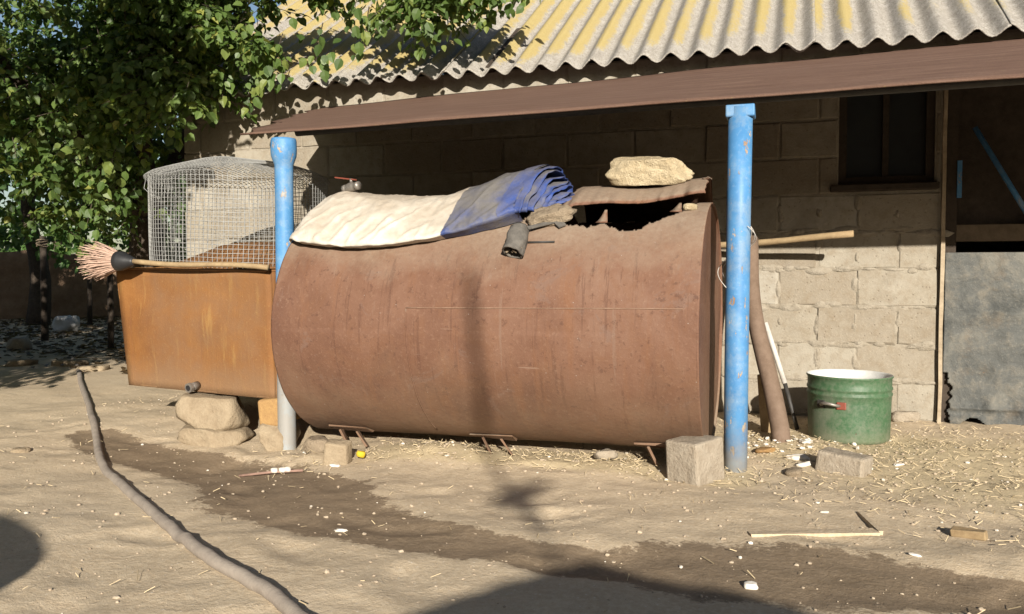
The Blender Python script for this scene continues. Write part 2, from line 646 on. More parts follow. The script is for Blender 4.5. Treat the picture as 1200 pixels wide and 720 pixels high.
M['bristle'] = m_plain("pink_bristle", (.66, .47, .37), (.50, .32, .235), 60, .7, .1, .001, .3)
M['hose'] = m_plain("dusty_hose", (.31, .265, .22), (.215, .18, .15), 16, .85, .5, .006, .25, gain=.9)
M['straw'] = m_plain("straw_yellow", (.50, .405, .255), (.35, .27, .165), 12, .8, .1, .001, .3, gain=.9)
M['hay'] = m_plain("old_hay", (.40, .32, .17), (.26, .20, .10), 12, .9, .8, .02, .2)
M['pebble'] = m_plain("ground_pebbles", (.45, .375, .28), (.27, .205, .145), 9, .92, .5, .004, .2, gain=.9)
M['fleck'] = m_plain("white_flecks", (.66, .62, .55), (.47, .42, .35), 14, .8, .2, .002, .3, gain=.9)
M['bark'] = m_plain("tree_bark", (.13, .10, .075), (.065, .05, .038), 26, .95, 1.0, .02, .2)
M['leaf'] = m_leaf("tree_leaf", (.026, .052, .012), (.088, .138, .034), (.23, .24, .06))
M['leaf2'] = m_leaf("far_leaf", (.028, .062, .016), (.060, .115, .028), (.12, .14, .04))
M['grass'] = m_leaf("grass_blade", (.10, .19, .035), (.15, .25, .05), (.26, .27, .10))
M['adobe'] = m_plain("old_adobe", (.33, .225, .15), (.20, .125, .08), 5, .95, 1.0, .03, .2)
M['glass'] = m_plain("dirty_glass", (.035, .045, .05), (.02, .026, .03), 6, .3, .05, .002, .5)
M['plaster'] = m_plain("grey_render", (.42, .37, .30), (.30, .255, .195), 7, .95, .8, .012, .2)
M['bag'] = m_plain("white_plastic", (.62, .62, .60), (.45, .45, .45), 9, .5, .3, .01, .4)


# ------------------------------------------------------------------ ground
WET = [(-3.95, -1.62, .13), (-3.6, -1.80, .17), (-3.2, -1.86, .20), (-2.75, -2.02, .22), (-2.42, -2.28, .30), (-2.1, -2.48, .20), (-1.75, -2.585, .135), (-1.45, -2.63, .115),
       (-1.18, -2.655, .12), (-.95, -2.60, .215), (-.62, -2.55, .235), (-.32, -2.55, .15), (0.0, -2.57, .15), (.5, -2.6, .16), (1.2, -2.7, .18)]


def seg_d(px, py, a, b):
    ax, ay, aw = a
    bx, by, bw = b
    dx, dy = bx - ax, by - ay
    t = clampf(((px - ax) * dx + (py - ay) * dy) / (dx * dx + dy * dy))
    return math.hypot(px - ax - dx * t, py - ay - dy * t) / (aw + (bw - aw) * t)


def wet_at(x, y):
    if y > -1.2 or y < -3.2 or x < -4.4:
        return 0.0
    d = min(seg_d(x, y, a, b) for a, b in zip(WET, WET[1:]))
    return clampf(1 - .5 * d)


def litter_at(x, y):
    v = 0.0
    # strip below the tank and the yard corner by the door
    v = max(v, sstep(.32, .05, abs(y + 1.50 - .05 * math.sin(x * 3))) * sstep(-2.75, -2.3, x) * sstep(-.6, -1.0, x))
    v = max(v, sstep(.95, .15, math.hypot((x + .45) * .8, (y + .85) * 1.1)))
    v = max(v, .75 * sstep(1.3, .3, math.hypot((x - .1) * .8, (y + 1.1))))
    v = max(v, .5 * sstep(.5, .1, math.hypot(x + 2.6, y + 1.6)))
    return v


_fr = random.Random(8)
FEET = {}
for _k in range(110):
    _x, _y, _a = _fr.uniform(-5, 1), _fr.uniform(-3.6, -1.5), _fr.uniform(0, 3.14)
    FEET.setdefault((int(_x * 2 // 1), int(_y * 2 // 1)), []).append((_x, _y, math.cos(_a), math.sin(_a), _fr.uniform(.003, .009)))


def foot_dip(x, y):
    d = 0.0
    i, j = int(x * 2 // 1), int(y * 2 // 1)
    for a in (i - 1, i, i + 1):
        for b in (j - 1, j, j + 1):
            for fx, fy, c, s_, dp in FEET.get((a, b), ()):
                u, v = (x - fx) * c + (y - fy) * s_, -(x - fx) * s_ + (y - fy) * c
                e = (u / .13) ** 2 + (v / .05) ** 2
                if e < 4:
                    d += dp * math.exp(-e * e) - dp * .4 * math.exp(-((e - 1.9) / .7) ** 2)
    return d


def ground_z(x, y):
    z = .010 * fbm(x * .8 + 3, y * .8, 0, 3)
    near = sstep(9, 3, math.hypot(x + 2, y + 2))
    z += near * (.012 * fbm(x * 3, y * 3, 1.3, 3) + .0028 * fbm(x * 15, y * 15, 5.1, 3)) - near * foot_dip(x, y)
    z -= .050 * math.exp(-((x + 3.05) / .75) ** 2 - ((y + 1.75) / .55) ** 2)
    z += .045 * math.exp(-((x + 2.20) / .22) ** 2 - ((y + 1.52) / .16) ** 2)
    z += .03 * math.exp(-((x + 2.72) / .16) ** 2 - ((y + 1.66) / .14) ** 2)
    z += .018 * math.exp(-((x + 1.55) / .35) ** 2 - ((y + 1.50) / .14) ** 2)
    z += .02 * math.exp(-((x + .85) / .3) ** 2 - ((y + .95) / .3) ** 2)
    wv = wet_at(x, y)
    z -= .012 * sstep(.3, .8, wv)
    # shallow channel beside the hose
    return z


def axis_pts(a, b, step, far, n):
    pts = []
    k = int((b - a) / step)
    pts = [a + (b - a) * i / k for i in range(k + 1)]
    lo, hi = [], []
    for i in range(1, n + 1):
        t = (i / n)
        e = step * i + far * t ** 4
        lo.append(a - e)
        hi.append(b + e)
    return list(reversed(lo)) + pts + hi


xs = axis_pts(-4.9, 1.2, .027, 400, 60)
ys = axis_pts(-3.7, -.2, .024, 400, 60)
gv, gw, gl = [], [], []
for yy in ys:
    for xx in xs:
        gv.append((xx, yy, ground_z(xx, yy)))
        gw.append(wet_at(xx, yy))
        gl.append(litter_at(xx, yy))
nx = len(xs)
gf = [(j * nx + i, j * nx + i + 1, (j + 1) * nx + i + 1, (j + 1) * nx + i) for j in range(len(ys) - 1) for i in range(nx - 1)]
gm = bpy.data.meshes.new("ground")
gm.from_pydata(gv, [], gf)
gm.polygons.foreach_set("use_smooth", [True] * len(gm.polygons))
gm.attributes.new("wet", 'FLOAT', 'POINT').data.foreach_set("value", gw)
gm.attributes.new("litter", 'FLOAT', 'POINT').data.foreach_set("value", gl)
gm.materials.append(M['dirt'])
ground = link("ground", gm)
tag(ground, "dry trodden yard earth with a dark wet streak across it", None, kind="structure")

# ------------------------------------------------------------------ shed: walls of blocks
shed = thing("shed", "low block-built farm shed with corrugated roof behind the rusty tank", "shed", (-2.2, 0, 0))
WX0, WX1 = -4.74, 2.2
DOOR0, DOOR1 = 0.0, 0.92
WIN = (-.50, -.035, 1.25, 1.80)
WALL_TOP = 2.0

wb = MB()
D = .007   # the mortar sheet stands this far behind the block faces


def wall_slab(x0, x1, z0, z1):
    wb.box(((x0 + x1) / 2, .10 + D, (z0 + z1) / 2), (x1 - x0, .20, z1 - z0))


wall_slab(WX0 + .01, WIN[0], -.15, WALL_TOP)
wall_slab(WIN[0], WIN[1], -.15, WIN[2])
wall_slab(WIN[0], WIN[1], WIN[3], WALL_TOP)
wall_slab(WIN[1], DOOR0 - .002, -.15, WALL_TOP)
wall_slab(DOOR0 - .002, DOOR1, 1.92, WALL_TOP)
wall_slab(DOOR1, WX1, -.15, WALL_TOP)
wall = wb.build("wall", M['mortar'], shed)

BL = []


def block_mesh(wd, ht, seed):
    rnd = random.Random(seed)
    x0, x1, z0, z1 = -wd / 2, wd / 2, -ht / 2, ht / 2
    c = .007
    v, f = [], []
    j = lambda s: rnd.uniform(-s, s)
    # ring 0 (rear), ring 1 (chamfer edge), ring 2 (face)
    def ring(ins, y, jy, jj):
        a = [(x0 + ins, z0 + ins), (0, z0 + ins), (x1 - ins, z0 + ins), (x1 - ins, z1 - ins), (0, z1 - ins), (x0 + ins, z1 - ins)]
        return [(px + j(jj), y + j(jy), pz + j(jj)) for px, pz in a]
    v += ring(0, .055, 0, .0)
    v += ring(0, .007, .002, .005)
    v += ring(c, 0.0, .003, .004)
    for r in (0, 1):
        for k in range(6):
            k2 = (k + 1) % 6
            f.append((r * 6 + k, r * 6 + k2, r * 6 + 6 + k2, r * 6 + 6 + k))
    f += [(12, 13, 16, 17), (13, 14, 15, 16)]
    me = bpy.data.meshes.new("block")
    me.from_pydata(v, [], f)
    me.materials.append(M['block'])
    return me


FULL = [block_mesh(.392, .192, 10 + i) for i in range(9)]
HALF = [block_mesh(.192, .192, 40 + i) for i in range(3)]
CUTS = {}
rb = random.Random(5)


def put_block(x0, x1, z0, z1):
    wd, ht = x1 - x0, z1 - z0
    if abs(wd - .4) < .012 and abs(ht - .2) < .01:
        me = rb.choice(FULL)
    elif abs(wd - .2) < .012 and abs(ht - .2) < .01:
        me = rb.choice(HALF)
    else:
        key = (round(wd, 2), round(ht, 2))
        if key not in CUTS:
            CUTS[key] = block_mesh(wd - .008, ht - .008, int(wd * 997 + ht * 131))
        me = CUTS[key]
    o = link("block", me, wall)
    o.location = ((x0 + x1) / 2, rb.uniform(-.005, .004), (z0 + z1) / 2)
    o.rotation_euler = (rb.uniform(-.006, .006), rb.uniform(-.006, .006), rb.uniform(-.01, .01))


def runs(z0, z1):
    r = [(WX0, DOOR0 - .004), (DOOR1, WX1)]
    if z1 > 1.93:
        r = [(WX0, WX1)]
    if z0 < WIN[3] - .02 and z1 > WIN[2] + .02:
        out = []
        for a, b in r:
            if a < WIN[0] < b:
                out += [(a, WIN[0]), (WIN[1], b)]
            else:
                out.append((a, b))
        r = out
    return r


row = 0
zz = 0.0
while zz < WALL_TOP - .05:
    z1 = min(zz + .2, WALL_TOP)
    off = 0.0 if row % 2 else .2
    for a, b in runs(zz, z1):
        cuts = [a]
        k = math.ceil((a - off + .001) / .4)
        x = k * .4 + off
        while x < b - .06:
            if x - cuts[-1] > .06:
                cuts.append(x)
            x += .4
        cuts.append(b)
        for p, q_ in zip(cuts, cuts[1:]):
            put_block(p, q_, zz, z1)
    zz = z1
    row += 1

# smeared render on the sunlit lower wall is real relief: shallow lumps of mortar over joints
rs = random.Random(12)
mm = MB()
for i in range(230):
    x = rs.uniform(-1.6, -.03)
    row_ = rs.randint(1, 5)
    if rs.random() < .75:
        z = row_ * .2 + rs.uniform(-.014, .014)
        sx, sz = rs.uniform(.03, .11), rs.uniform(.010, .030)
    else:
        x = round(x / .2) * .2 + rs.uniform(-.012, .012)
        z = (row_ + .5) * .2 + rs.uniform(-.05, .05)
        sx, sz = rs.uniform(.012, .03), rs.uniform(.03, .07)
    if x > -.05:
        continue
    n_ = 9
    vs = [(x, -.004, z)]
    for k in range(n_):
        a = 2 * math.pi * k / n_
        e = rs.uniform(.7, 1.25)
        vs.append((x + math.cos(a) * sx * e, .012, z + math.sin(a) * sz * e))
    for k in range(n_):
        a = 2 * math.pi * k / n_
        vs.append((x + math.cos(a) * sx * .6, -.0035 + rs.uniform(-.0015, .001), z + math.sin(a) * sz * .6))
    fs = []
    for k in range(n_):
        k2 = (k + 1) % n_
        fs.append((1 + k, 1 + k2, 1 + n_ + k2, 1 + n_ + k))
        fs.append((1 + n_ + k, 1 + n_ + k2, 0))
    mm.add(vs, fs)
sm = mm.build("mortar_smears", M['mortar'], wall, smooth=True)
sm["kind"] = "stuff"

# rear and side walls keep the inside dark
bb = MB()
bb.box((WX0 + .12, 1.7, .95), (.2, 2.96, 2.1))
bb.box((WX1 - .12, 1.7, .95), (.2, 2.96, 2.1))
bb.box(((WX0 + WX1) / 2, 3.25, .95), (WX1 - WX0 - .06, .2, 2.1))
bb.build("rear_wall", M['plaster'], shed)
gb = MB()
for xg in (WX0 + .12, WX1 - .12):
    gb.add([(xg - .09, .22, 2.0), (xg - .09, 3.2, 2.0), (xg - .09, 1.62, 3.05), (xg + .09, .22, 2.0), (xg + .09, 3.2, 2.0), (xg + .09, 1.62, 3.05)],
           [(0, 2, 1), (3, 4, 5), (0, 1, 4, 3), (1, 2, 5, 4), (2, 0, 3, 5)])
gb.build("gable", M['plaster'], shed)

# window in the deep shade
wn_ = MB()
fx0, fx1, fz0, fz1 = WIN
for c, s in (((fx0 + .02, .06, (fz0 + fz1) / 2), (.04, .07, fz1 - fz0 - .004)), ((fx1 - .02, .06, (fz0 + fz1) / 2), (.04, .07, fz1 - fz0 - .004)),
             (((fx0 + fx1) / 2, .062, fz0 + .02), (fx1 - fx0 - .08, .066, .04)), (((fx0 + fx1) / 2, .062, fz1 - .02), (fx1 - fx0 - .08, .066, .04)),
             (((fx0 + fx1) / 2, .062, (fz0 + fz1) / 2), (.03, .05, fz1 - fz0 - .08))):
    wn_.box(c, s)
win = wn_.build("window", M['wood_d'], shed)
for k, (a, b) in enumerate(((fx0 + .04, (fx0 + fx1) / 2 - .015), ((fx0 + fx1) / 2 + .015, fx1 - .04))):
    MB().box(((a + b) / 2, .068, (fz0 + fz1) / 2), (b - a, .006, fz1 - fz0 - .08)).build("pane", M['glass'], win)
bevel(MB().box(((fx0 + fx1) / 2 - .01, -.002, fz0 - .022), (fx1 - fx0 + .06, .06, .035), jit=.004).build("sill", M['wood_d'], win), .006)

# door with a tin lower half, an open dark upper half and blue bars
door = MB().box((.049, .055, .95), (.05, .07, 1.9)).build("door", M['wood_d'], shed)
MB().box((.885, .055, .95), (.05, .07, 1.9)).build("stile", M['wood_d'], door)
MB().box((.467, .055, 1.875), (.784, .06, .05)).build("rail", M['wood_d'], door)
MB().box((.467, .048, .985), (.784, .05, .085)).build("rail", m_plain("rail_wood", (.20, .15, .10), (.12, .09, .06), 18), door)
MB().box((.467, .095, 1.44), (.78, .012, .82)).build("shade_board", M['wood_d'], door)  # dark sheet standing in for the shade of the open upper half
MB().tube([(.150, .03, 1.525), (.56, .028, .76 + .02)], .014, 10).build("diagonal_bar", M['blue'], door, True)
MB().box((.083, .018, 1.262), (.022, .014, .19)).build("blue_latch", M['blue'], door)
# tin sheet with dents, a torn lower left corner and a curling hem
tv, tf = [], []
NXT, NZT = 150, 130
for j in range(NZT + 1):
    for i in range(NXT + 1):
        x = .022 + (.91 - .022) * i / NXT
        z = -.012 + (.885 + .012) * j / NZT
        y = -.006 - .012 * fbm(x * 3.2, z * 3.2, 2.2, 4) - .004 * fbm(x * 11, z * 11, 7, 3)
        for (dx, dz, rr, dp) in ((.205, .245, .05, .020), (.24, .10, .03, -.012), (.42, .55, .12, .012), (.12, .62, .08, -.01), (.30, .72, .10, -.012)):
            y += dp * math.exp(-((x - dx) ** 2 + (z - dz) ** 2) / rr ** 2)
        y -= .012 * math.exp(-((z - .085) / .012) ** 2)
        y -= .02 * sstep(.06, 0, z) * (.5 + .5 * math.sin(x * 15))
        tv.append((x, y, z + .012 * math.sin(x * 13) * sstep(.08, -.01, z)))
for j in range(NZT):
    for i in range(NXT):
        x, _, z = tv[j * (NXT + 1) + i]
        if x < .085 - .30 * abs(z - .12) + .02 * nz(z * 40, x * 30) and z < .30 and x < .075:
            if x < .055 + .03 * nz(z * 25, 3) and z < .26 + .02 * nz(x * 60, 9):
                continue
        if .10 < x < .22 and z < .034 * math.sin(math.pi * (x - .10) / .12):
            continue
        a = j * (NXT + 1) + i
        tf.append((a, a + 1, a + NXT + 2, a + NXT + 1))
tm = MB()
tm.add(tv, tf)
tin = tm.build("tin_sheet", M['tin'], door, True)
sd = tin.modifiers.new("solid", 'SOLIDIFY')
sd.thickness = .003
# bare lath nailed along the jamb
jm = MB()
pts = [(.006 + .004 * nz(z * 3, 1), -.022 + .003 * nz(z * 5, 2), z) for z in [i * .1 for i in range(20)]]
jm.tube(pts, [.013] * len(pts), 4, True, .25, 3)
jm.build("jamb_lath", M['jamb'], shed)

# roof sheets
PITCH = .149
SL = rad(33)
EY, EZ = -.15, 1.957
AMP = .025
SHW = PITCH * 7


def roof_sheet(x0, k0, waves, s0, s1, lift, seed, rear=False):
    rnd = random.Random(seed)
    wv_gain = {}
    v, f, cr, dn = [], [], [], []
    nxw, nsl = waves * 10, 26
    for j in range(nsl + 1):
        t = j / nsl
        s = lerp(s0, s1, t ** 1.5)
        for i in range(nxw + 1):
            u = i / 10
            x = x0 + u * PITCH
            ph = math.cos(2 * math.pi * u)
            e = AMP * ph + lift + .004 * fbm(x * 2, s * 2, seed, 3) - .006 * sstep(.04, 0, s - s0) * abs(nz(x * 30, seed))
            ss = s + (.010 * nz(x * 14, seed * 3.3) if j == 0 else 0)
            y = EY + ss * math.cos(SL) - e * math.sin(SL)
            z = EZ + ss * math.sin(SL) + e * math.cos(SL)
            v.append((x, y, z))
            wk = int(round(u))
            if wk not in wv_gain:
                wv_gain[wk] = (rnd.uniform(.7, 1.05) if rnd.random() < .85 else rnd.uniform(.15, .4)) * lerp(1, .55, sstep(-.9, .1, x))
            cr.append(clampf(.5 + .62 * math.cos(2 * math.pi * (u - .08))) * wv_gain[wk])
            dn.append(sstep(.30, .02, s - s0 if s0 < .1 else 1))
    for j in range(nsl):
        for i in range(nxw):
            a = j * (nxw + 1) + i
            f.append((a, a + 1, a + nxw + 2, a + nxw + 1))
    if rear:
        yr = EY + s1 * math.cos(SL)
        v = [(x, 2 * yr - y + .01, z - .012) for x, y, z in v]
    me = bpy.data.meshes.new("roof_sheet")
    me.from_pydata(v, [], f)
    me.polygons.foreach_set("use_smooth", [True] * len(me.polygons))
    me.attributes.new("crest", 'FLOAT', 'POINT').data.foreach_set("value", cr)
    me.attributes.new("down", 'FLOAT', 'POINT').data.foreach_set("value", dn)
    me.materials.append(M['asb'])
    o = link("roof_sheet", me, shed)
    m = o.modifiers.new("solid", 'SOLIDIFY')
    m.thickness = .007
    m.offset = -1
    return o


RX0 = -4.95
for k in range(8):
    x0 = RX0 + k * (SHW - PITCH * .0)
    lift = .009 * (k % 2)
    w_ = 8 if k % 2 else 7
    xs0 = x0 - (PITCH * .5 if k % 2 else 0) * 0
    roof_sheet(x0, 0, w_ if k < 7 else 7, .0 + .006 * (k % 3), 1.75, lift, 70 + k)
    roof_sheet(x0, 0, w_ if k < 7 else 7, 1.60, 2.25, lift + .018, 90 + k)
    roof_sheet(x0, 0, 7, .0, 2.25, .004 * (k % 2), 110 + k, rear=True)
# rafter ends and wall plate under the eave
for k, x in enumerate((-4.55, -3.75, -3.22, -2.48, -2.14, -1.5, -.75, .1, .9, 1.7)):
    MB().box((x, .30, 1.955 + .235), (.05, .72, .065), Matrix.Rotation(SL, 3, 'X')).build("rafter", M['wood_d'], shed)

# ------------------------------------------------------------------ awning on blue posts
awn = thing("awning", "long brown metal awning sheet carried on two blue posts", "awning", (-1.5, -1.5, 0))


def awn_pt(x, t):
    # t: 0 front edge, 1 at the wall
    xl = lerp(-3.17, -3.66, t)
    xr = 1.9
    u = (x - -3.62) / (xr + 3.62)
    X = lerp(xl, xr, clampf((x - -3.62) / (xr + 3.62)))
    zf = lerp(1.430, 1.485, clampf((X + 3.1) / 4.5))
    zb = lerp(1.85, 1.955, clampf((X + 3.7) / 4.2))
    y = lerp(lerp(-1.50, -1.47, u), -.012, t)
    z = lerp(zf, zb, t) + .010 * nz(X * 1.3, t * 3, 1) + .010 * math.sin(math.pi * t) * nz(X * .9, 7)
    return X, y, z


av, af = [], []
NA, NT = 150, 16
for j in range(NT + 1):
    for i in range(NA + 1):
        X, y, z = awn_pt(-3.62 + 5.52 * i / NA, j / NT)
        if i == 0:
            X += .06 * nz(j * .9, 5) + .035 * math.sin(j * 1.7)
        if j == 0:
            z += .006 * nz(X * 7, 2)
        av.append((X, y, z))
for j in range(NT):
    for i in range(NA):
        a = j * (NA + 1) + i
        af.append((a, a + 1, a + NA + 2, a + NA + 1))
am = MB()
am.add(av, af)
sheet = am.build("sheet", M['awn'], awn, True)
sd = sheet.modifiers.new("solid", 'SOLIDIFY')
sd.thickness = .005
sd.offset = -1
# folded front hem, tail strip, beam under the sheet
hm = MB()
pts = []
for i in range(60):
    X, y, z = awn_pt(-3.62 + 5.52 * i / 59, 0)
    pts.append((X, y - .002, z - .002))
hm.tube(pts, .005, 6)
hm.build("hem", M['awn'], awn, True)
MB().tube([(-3.05, -1.22, 1.475), (-.92, -1.20, 1.505), (1.8, -1.19, 1.53)], .022, 10).build("beam", M['darkmetal'], awn, True)
# left post with a flared pipe socket on top
pl = MB()
pl.lathe([(.042, -.12), (.042, 1.255), (.0425, 1.275), (.050, 1.295), (.057, 1.315), (.059, 1.345), (.058, 1.385), (.054, 1.396), (.030, 1.40), (.0, 1.401)], 32, (-2.94, -1.5, 0))
pl.build("post", M['blue_muddy'], awn, True)
pr = MB()
pr.tube([(-.925, -1.41, -.12), (-.925, -1.41, .4), (-.923, -1.41, 1.0), (-.92, -1.41, 1.43)], .0465, 32)
prp = pr.build("post", M['blue'], awn, True)
bevel(MB().box((-.92, -1.40, 1.415), (.11, .10, .05)).build("post_cap", M['blue'], prp), .006)
# wire twisted round the right post
tw = MB()
for k in range(3):
    pts = []
    for i in range(25):
        a = i / 24 * math.pi * 2.2 + k
        z = .965 - i / 24 * (.16 + .04 * k)
        rr = .050 + .028 * math.sin(math.pi * i / 24) * (1 + .3 * k)
        pts.append((-.925 + rr * math.cos(a * .5 - .7), -1.41 + rr * math.sin(a * .5 - .9), z))
    tw.tube(pts, .0016, 5)
tw.build("wire_tie", M['whitepaint'], awn, True)

# ------------------------------------------------------------------ the big rusty tank
tank = thing("rusty_tank", "large horizontal cylindrical tank of brown rusted steel, torn open on top", "tank", (-1.93, -1.26, 0))
TXL, TXR, TYC, TR = -2.833, -1.034, -1.262, .511


def tzc(x):
    return lerp(.543, .561, (x - TXL) / (TXR - TXL))


def tank_pt(x, a, off=0.0):
    """a: angle, 0 = towards the camera side, 90 = top"""
    r = TR + off
    dent = -.006 * math.exp(-((x + 2.55) / .25) ** 2 - ((a - .3) / .4) ** 2)
    dent += .005 * nz(x * 2.3, a * 2, 3) + .0022 * nz(x * 6.5, a * 4.5, 8)
    dent -= .010 * math.exp(-((x + 2.68) / .09) ** 2 - ((a - .25) / .12) ** 2) + .008 * math.exp(-((x + 1.5) / .12) ** 2 - ((a + .35) / .10) ** 2)
    r += dent
    return Vector((x, TYC - r * math.cos(a), tzc(x) + r * math.sin(a)))


HOLE = [(-1.665, 92), (-1.63, 60), (-1.60, 56), (-1.55, 55), (-1.48, 53.5), (-1.44, 56), (-1.40, 52.5), (-1.34, 49.5), (-1.29, 50.5), (-1.24, 55), (-1.19, 60), (-1.14, 65), (-1.10, 74), (-1.075, 95)]
tv, tf = [], []
NL, NAR = 270, 420
for i in range(NL + 1):
    x = TXL + (TXR - TXL) * i / NL
    for k in range(NAR):
        a = 2 * math.pi * k / NAR
        tv.append(tank_pt(x, a))
for i in range(NL):
    x = TXL + (TXR - TXL) * (i + .5) / NL
    for k in range(NAR):
        deg = 360 * (k + .5) / NAR
        if -1.67 < x < -1.07:
            front = table(HOLE, x) + 1.6 * nz(x * 45, 2.0) + 1.0 * nz(x * 110, 8)
            if front < deg < 116 + 2 * nz(x * 20, 5):
                continue
        k2 = (k + 1) % NAR
        tf.append((i * NAR + k, (i + 1) * NAR + k, (i + 1) * NAR + k2, i * NAR + k2))
tm = MB()
tm.add(tv, tf)
shell = tm.build("shell", M['tank'], tank, True)
fix_normals(shell)
sd = shell.modifiers.new("solid", 'SOLIDIFY')
sd.thickness = .006
sd.offset = -1
for xe, s in ((TXL + .008, -1), (TXR - .010, 1)):
    dm = MB()
    rings = 8
    dm.v.append((xe, TYC, tzc(xe)))
    for r_ in range(1, rings + 1):
        for k in range(96):
            a = 2 * math.pi * k / 96
            rr = (TR - .005) * r_ / rings
            q_ = (xe + .006 * nz(rr * 4 * math.cos(a), rr * 4 * math.sin(a), s), TYC - rr * math.cos(a), tzc(xe) + rr * math.sin(a))
            dm.v.append(q_)
    for k in range(96):
        k2 = (k + 1) % 96
        dm.f.append((0, 1 + k, 1 + k2))
        for r_ in range(rings - 1):
            b0, b1 = 1 + r_ * 96, 1 + (r_ + 1) * 96
            dm.f.append((b0 + k, b1 + k, b1 + k2, b0 + k2))
    dm.build("end_plate", M['tank'], tank, True)
# weld seams
ws = MB()
pts = [tank_pt(-2.20 + i * .0583, rad(10.5), .001) for i in range(20)]
ws.tube(pts, [.0022 * (1 + .4 * math.sin(i * 2.3)) for i in range(20)], 5)
ws.build("weld_seam", m_plain("weld_bead", (.34, .22, .15), (.22, .13, .085), 40), tank, True)
ws = MB()
pts = [tank_pt(-2.20 + .001 * i, rad(10 - i * 2.6), .0008) for i in range(28)]
ws.tube(pts, .0028, 5)
ws.build("weld_seam", M['tank'], tank, True)
# flap of the torn top bent up over the hole
fv, ff = [], []
NF, NG = 60, 14
for j in range(NG + 1):
    for i in range(NF + 1):
        u, t = i / NF, j / NG
        x = lerp(-1.625, -1.045, u)
        jag = (.020 * nz(x * 26, 3) + .012 * nz(x * 70, 1)) * (1 - t)
        y = lerp(-1.50 + jag, -1.13, t) + .02 * math.sin(u * 3)
        z = lerp(1.066, 1.172, t ** .8) + .014 * math.sin(t * math.pi) + .030 * sstep(.55, 1, u) * (1 - .3 * t) + .006 * nz(x * 8, t * 3)
        z -= .035 * sstep(.10, 0, u) * (1 - t)
        if i == 0:
            x += .018 * nz(t * 9, 4)
        if i == NF:
            x += .03 * nz(t * 7, 8) - .02 * t
        fv.append((x, y, z))
for j in range(NG):
    for i in range(NF):
        a = j * (NF + 1) + i
        ff.append((a, a + 1, a + NF + 2, a + NF + 1))
fm = MB()
fm.add(fv, ff)
# rear edge of the flap dips back to the torn edge of the shell
for i in range(NF + 1):
    x, y, z = fv[NG * (NF + 1) + i]
    fm.v.append((x, -1.045, tzc(x) + math.sqrt(TR ** 2 - (1.262 - 1.045) ** 2) - .004))
for i in range(NF):
    a = NG * (NF + 1) + i
    b = (NG + 1) * (NF + 1) + i
    fm.f.append((a, a + 1, b + 1, b))
flap = fm.build("torn_flap", M['tank'], tank, True)
sd = flap.modifiers.new("solid", 'SOLIDIFY')
sd.thickness = .006
sd.offset = -1
# small curled tongues of plate round the hole
for (x, a0, ln, cu) in ((-1.445, 57, .05, .03), (-1.645, 66, .07, .025), (-1.16, 66, .05, .018)):
    cm = MB()
    vs = []
    for j in range(6):
        t = j / 5
        for s in (-1, 1):
            q_ = tank_pt(x + s * .024 * (1 - t * .8) + .012 * t, rad(a0) + ln * t / TR, cu * t * t)
            vs.append(q_)
    cm.add(vs, [(2 * j, 2 * j + 1, 2 * j + 3, 2 * j + 2) for j in range(5)])
    c_ = cm.build("torn_tongue", M['tank'], tank, True)
    c_.modifiers.new("solid", 'SOLIDIFY').thickness = .005
# welded feet: a strip with two splayed legs
for (x, yb) in ((-2.62, -1.47), (-1.93, -1.47), (-1.22, -1.47)):
    fb = MB()
    zb_ = tzc(x) - math.sqrt(TR ** 2 - (TYC - yb) ** 2) - .006
    fb.box((x, yb, zb_), (.19, .07, .007), Matrix.Rotation(rad(-22), 3, 'X'), .004)
    foot = fb.build("foot", M['tank'], tank)
    for k, dx in enumerate((-.045, .045)):
        lg = MB()
        lg.box((x + dx + .02, yb - .012, zb_ - .040), (.008, .05, .085), Matrix.Rotation(rad(-28 if k == 0 else -38), 3, 'Y') @ Matrix.Rotation(rad(20), 3, 'Z'), .003)
        lg.build("leg", M['tank'], foot)

# ------------------------------------------------------------------ rusty box tank
boxt = thing("rusty_box_tank", "square water box of orange rusted sheet standing on stones", "water box", (-3.52, -1.0, .2))
BX = [(-4.0, -1.415), (-3.015, -1.50), (-2.985, -.56), (-3.95, -.50)]       # top plan, clockwise from front left
BB = [(-3.945, -1.40), (-3.0, -1.50), (-2.985, -.56), (-3.92, -.50)]        # bottom plan
ZT, ZB = (.803, .792, .80, .805), (.205, .192, .20, .205)
names = ("front_panel", "side_panel", "rear_panel", "side_panel")


def sheet_panel(name, p00, p10, p11, p01, mat, parent, amp=.008, seed=0, nx=24, nz_=16, th=.004):
    m = MB()
    p00, p10, p11, p01 = map(Vector, (p00, p10, p11, p01))
    nrm = (p10 - p00).cross(p01 - p00).normalized()
    vs = []
    for j in range(nz_ + 1):
        for i in range(nx + 1):
            u, t = i / nx, j / nz_
            q_ = p00.lerp(p10, u).lerp(p01.lerp(p11, u), t)
            e = min(u, 1 - u, t, 1 - t) * 6
            q_ = q_ + nrm * amp * nz(u * 3 + seed, t * 3, seed) * clampf(e)
            vs.append(q_)
    m.add(vs, [(j * (nx + 1) + i, j * (nx + 1) + i + 1, (j + 1) * (nx + 1) + i + 1, (j + 1) * (nx + 1) + i) for j in range(nz_) for i in range(nx)])
    o = m.build(name, mat, parent, True)
    s = o.modifiers.new("solid", 'SOLIDIFY')
    s.thickness = th
    s.offset = -1
    return o


for k in range(4):
    k2 = (k + 1) % 4
    sheet_panel(names[k], (*BB[k], ZB[k]), (*BB[k2], ZB[k2]), (*BX[k2], ZT[k2]), (*BX[k], ZT[k]), M['boxr'], boxt, .016, k * 3 + 1)
sheet_panel("bottom_panel", (*BB[0], ZB[0] + .004), (*BB[3], ZB[3] + .004), (*BB[2], ZB[2] + .004), (*BB[1], ZB[1] + .004), M['boxr'], boxt, .004, 9)
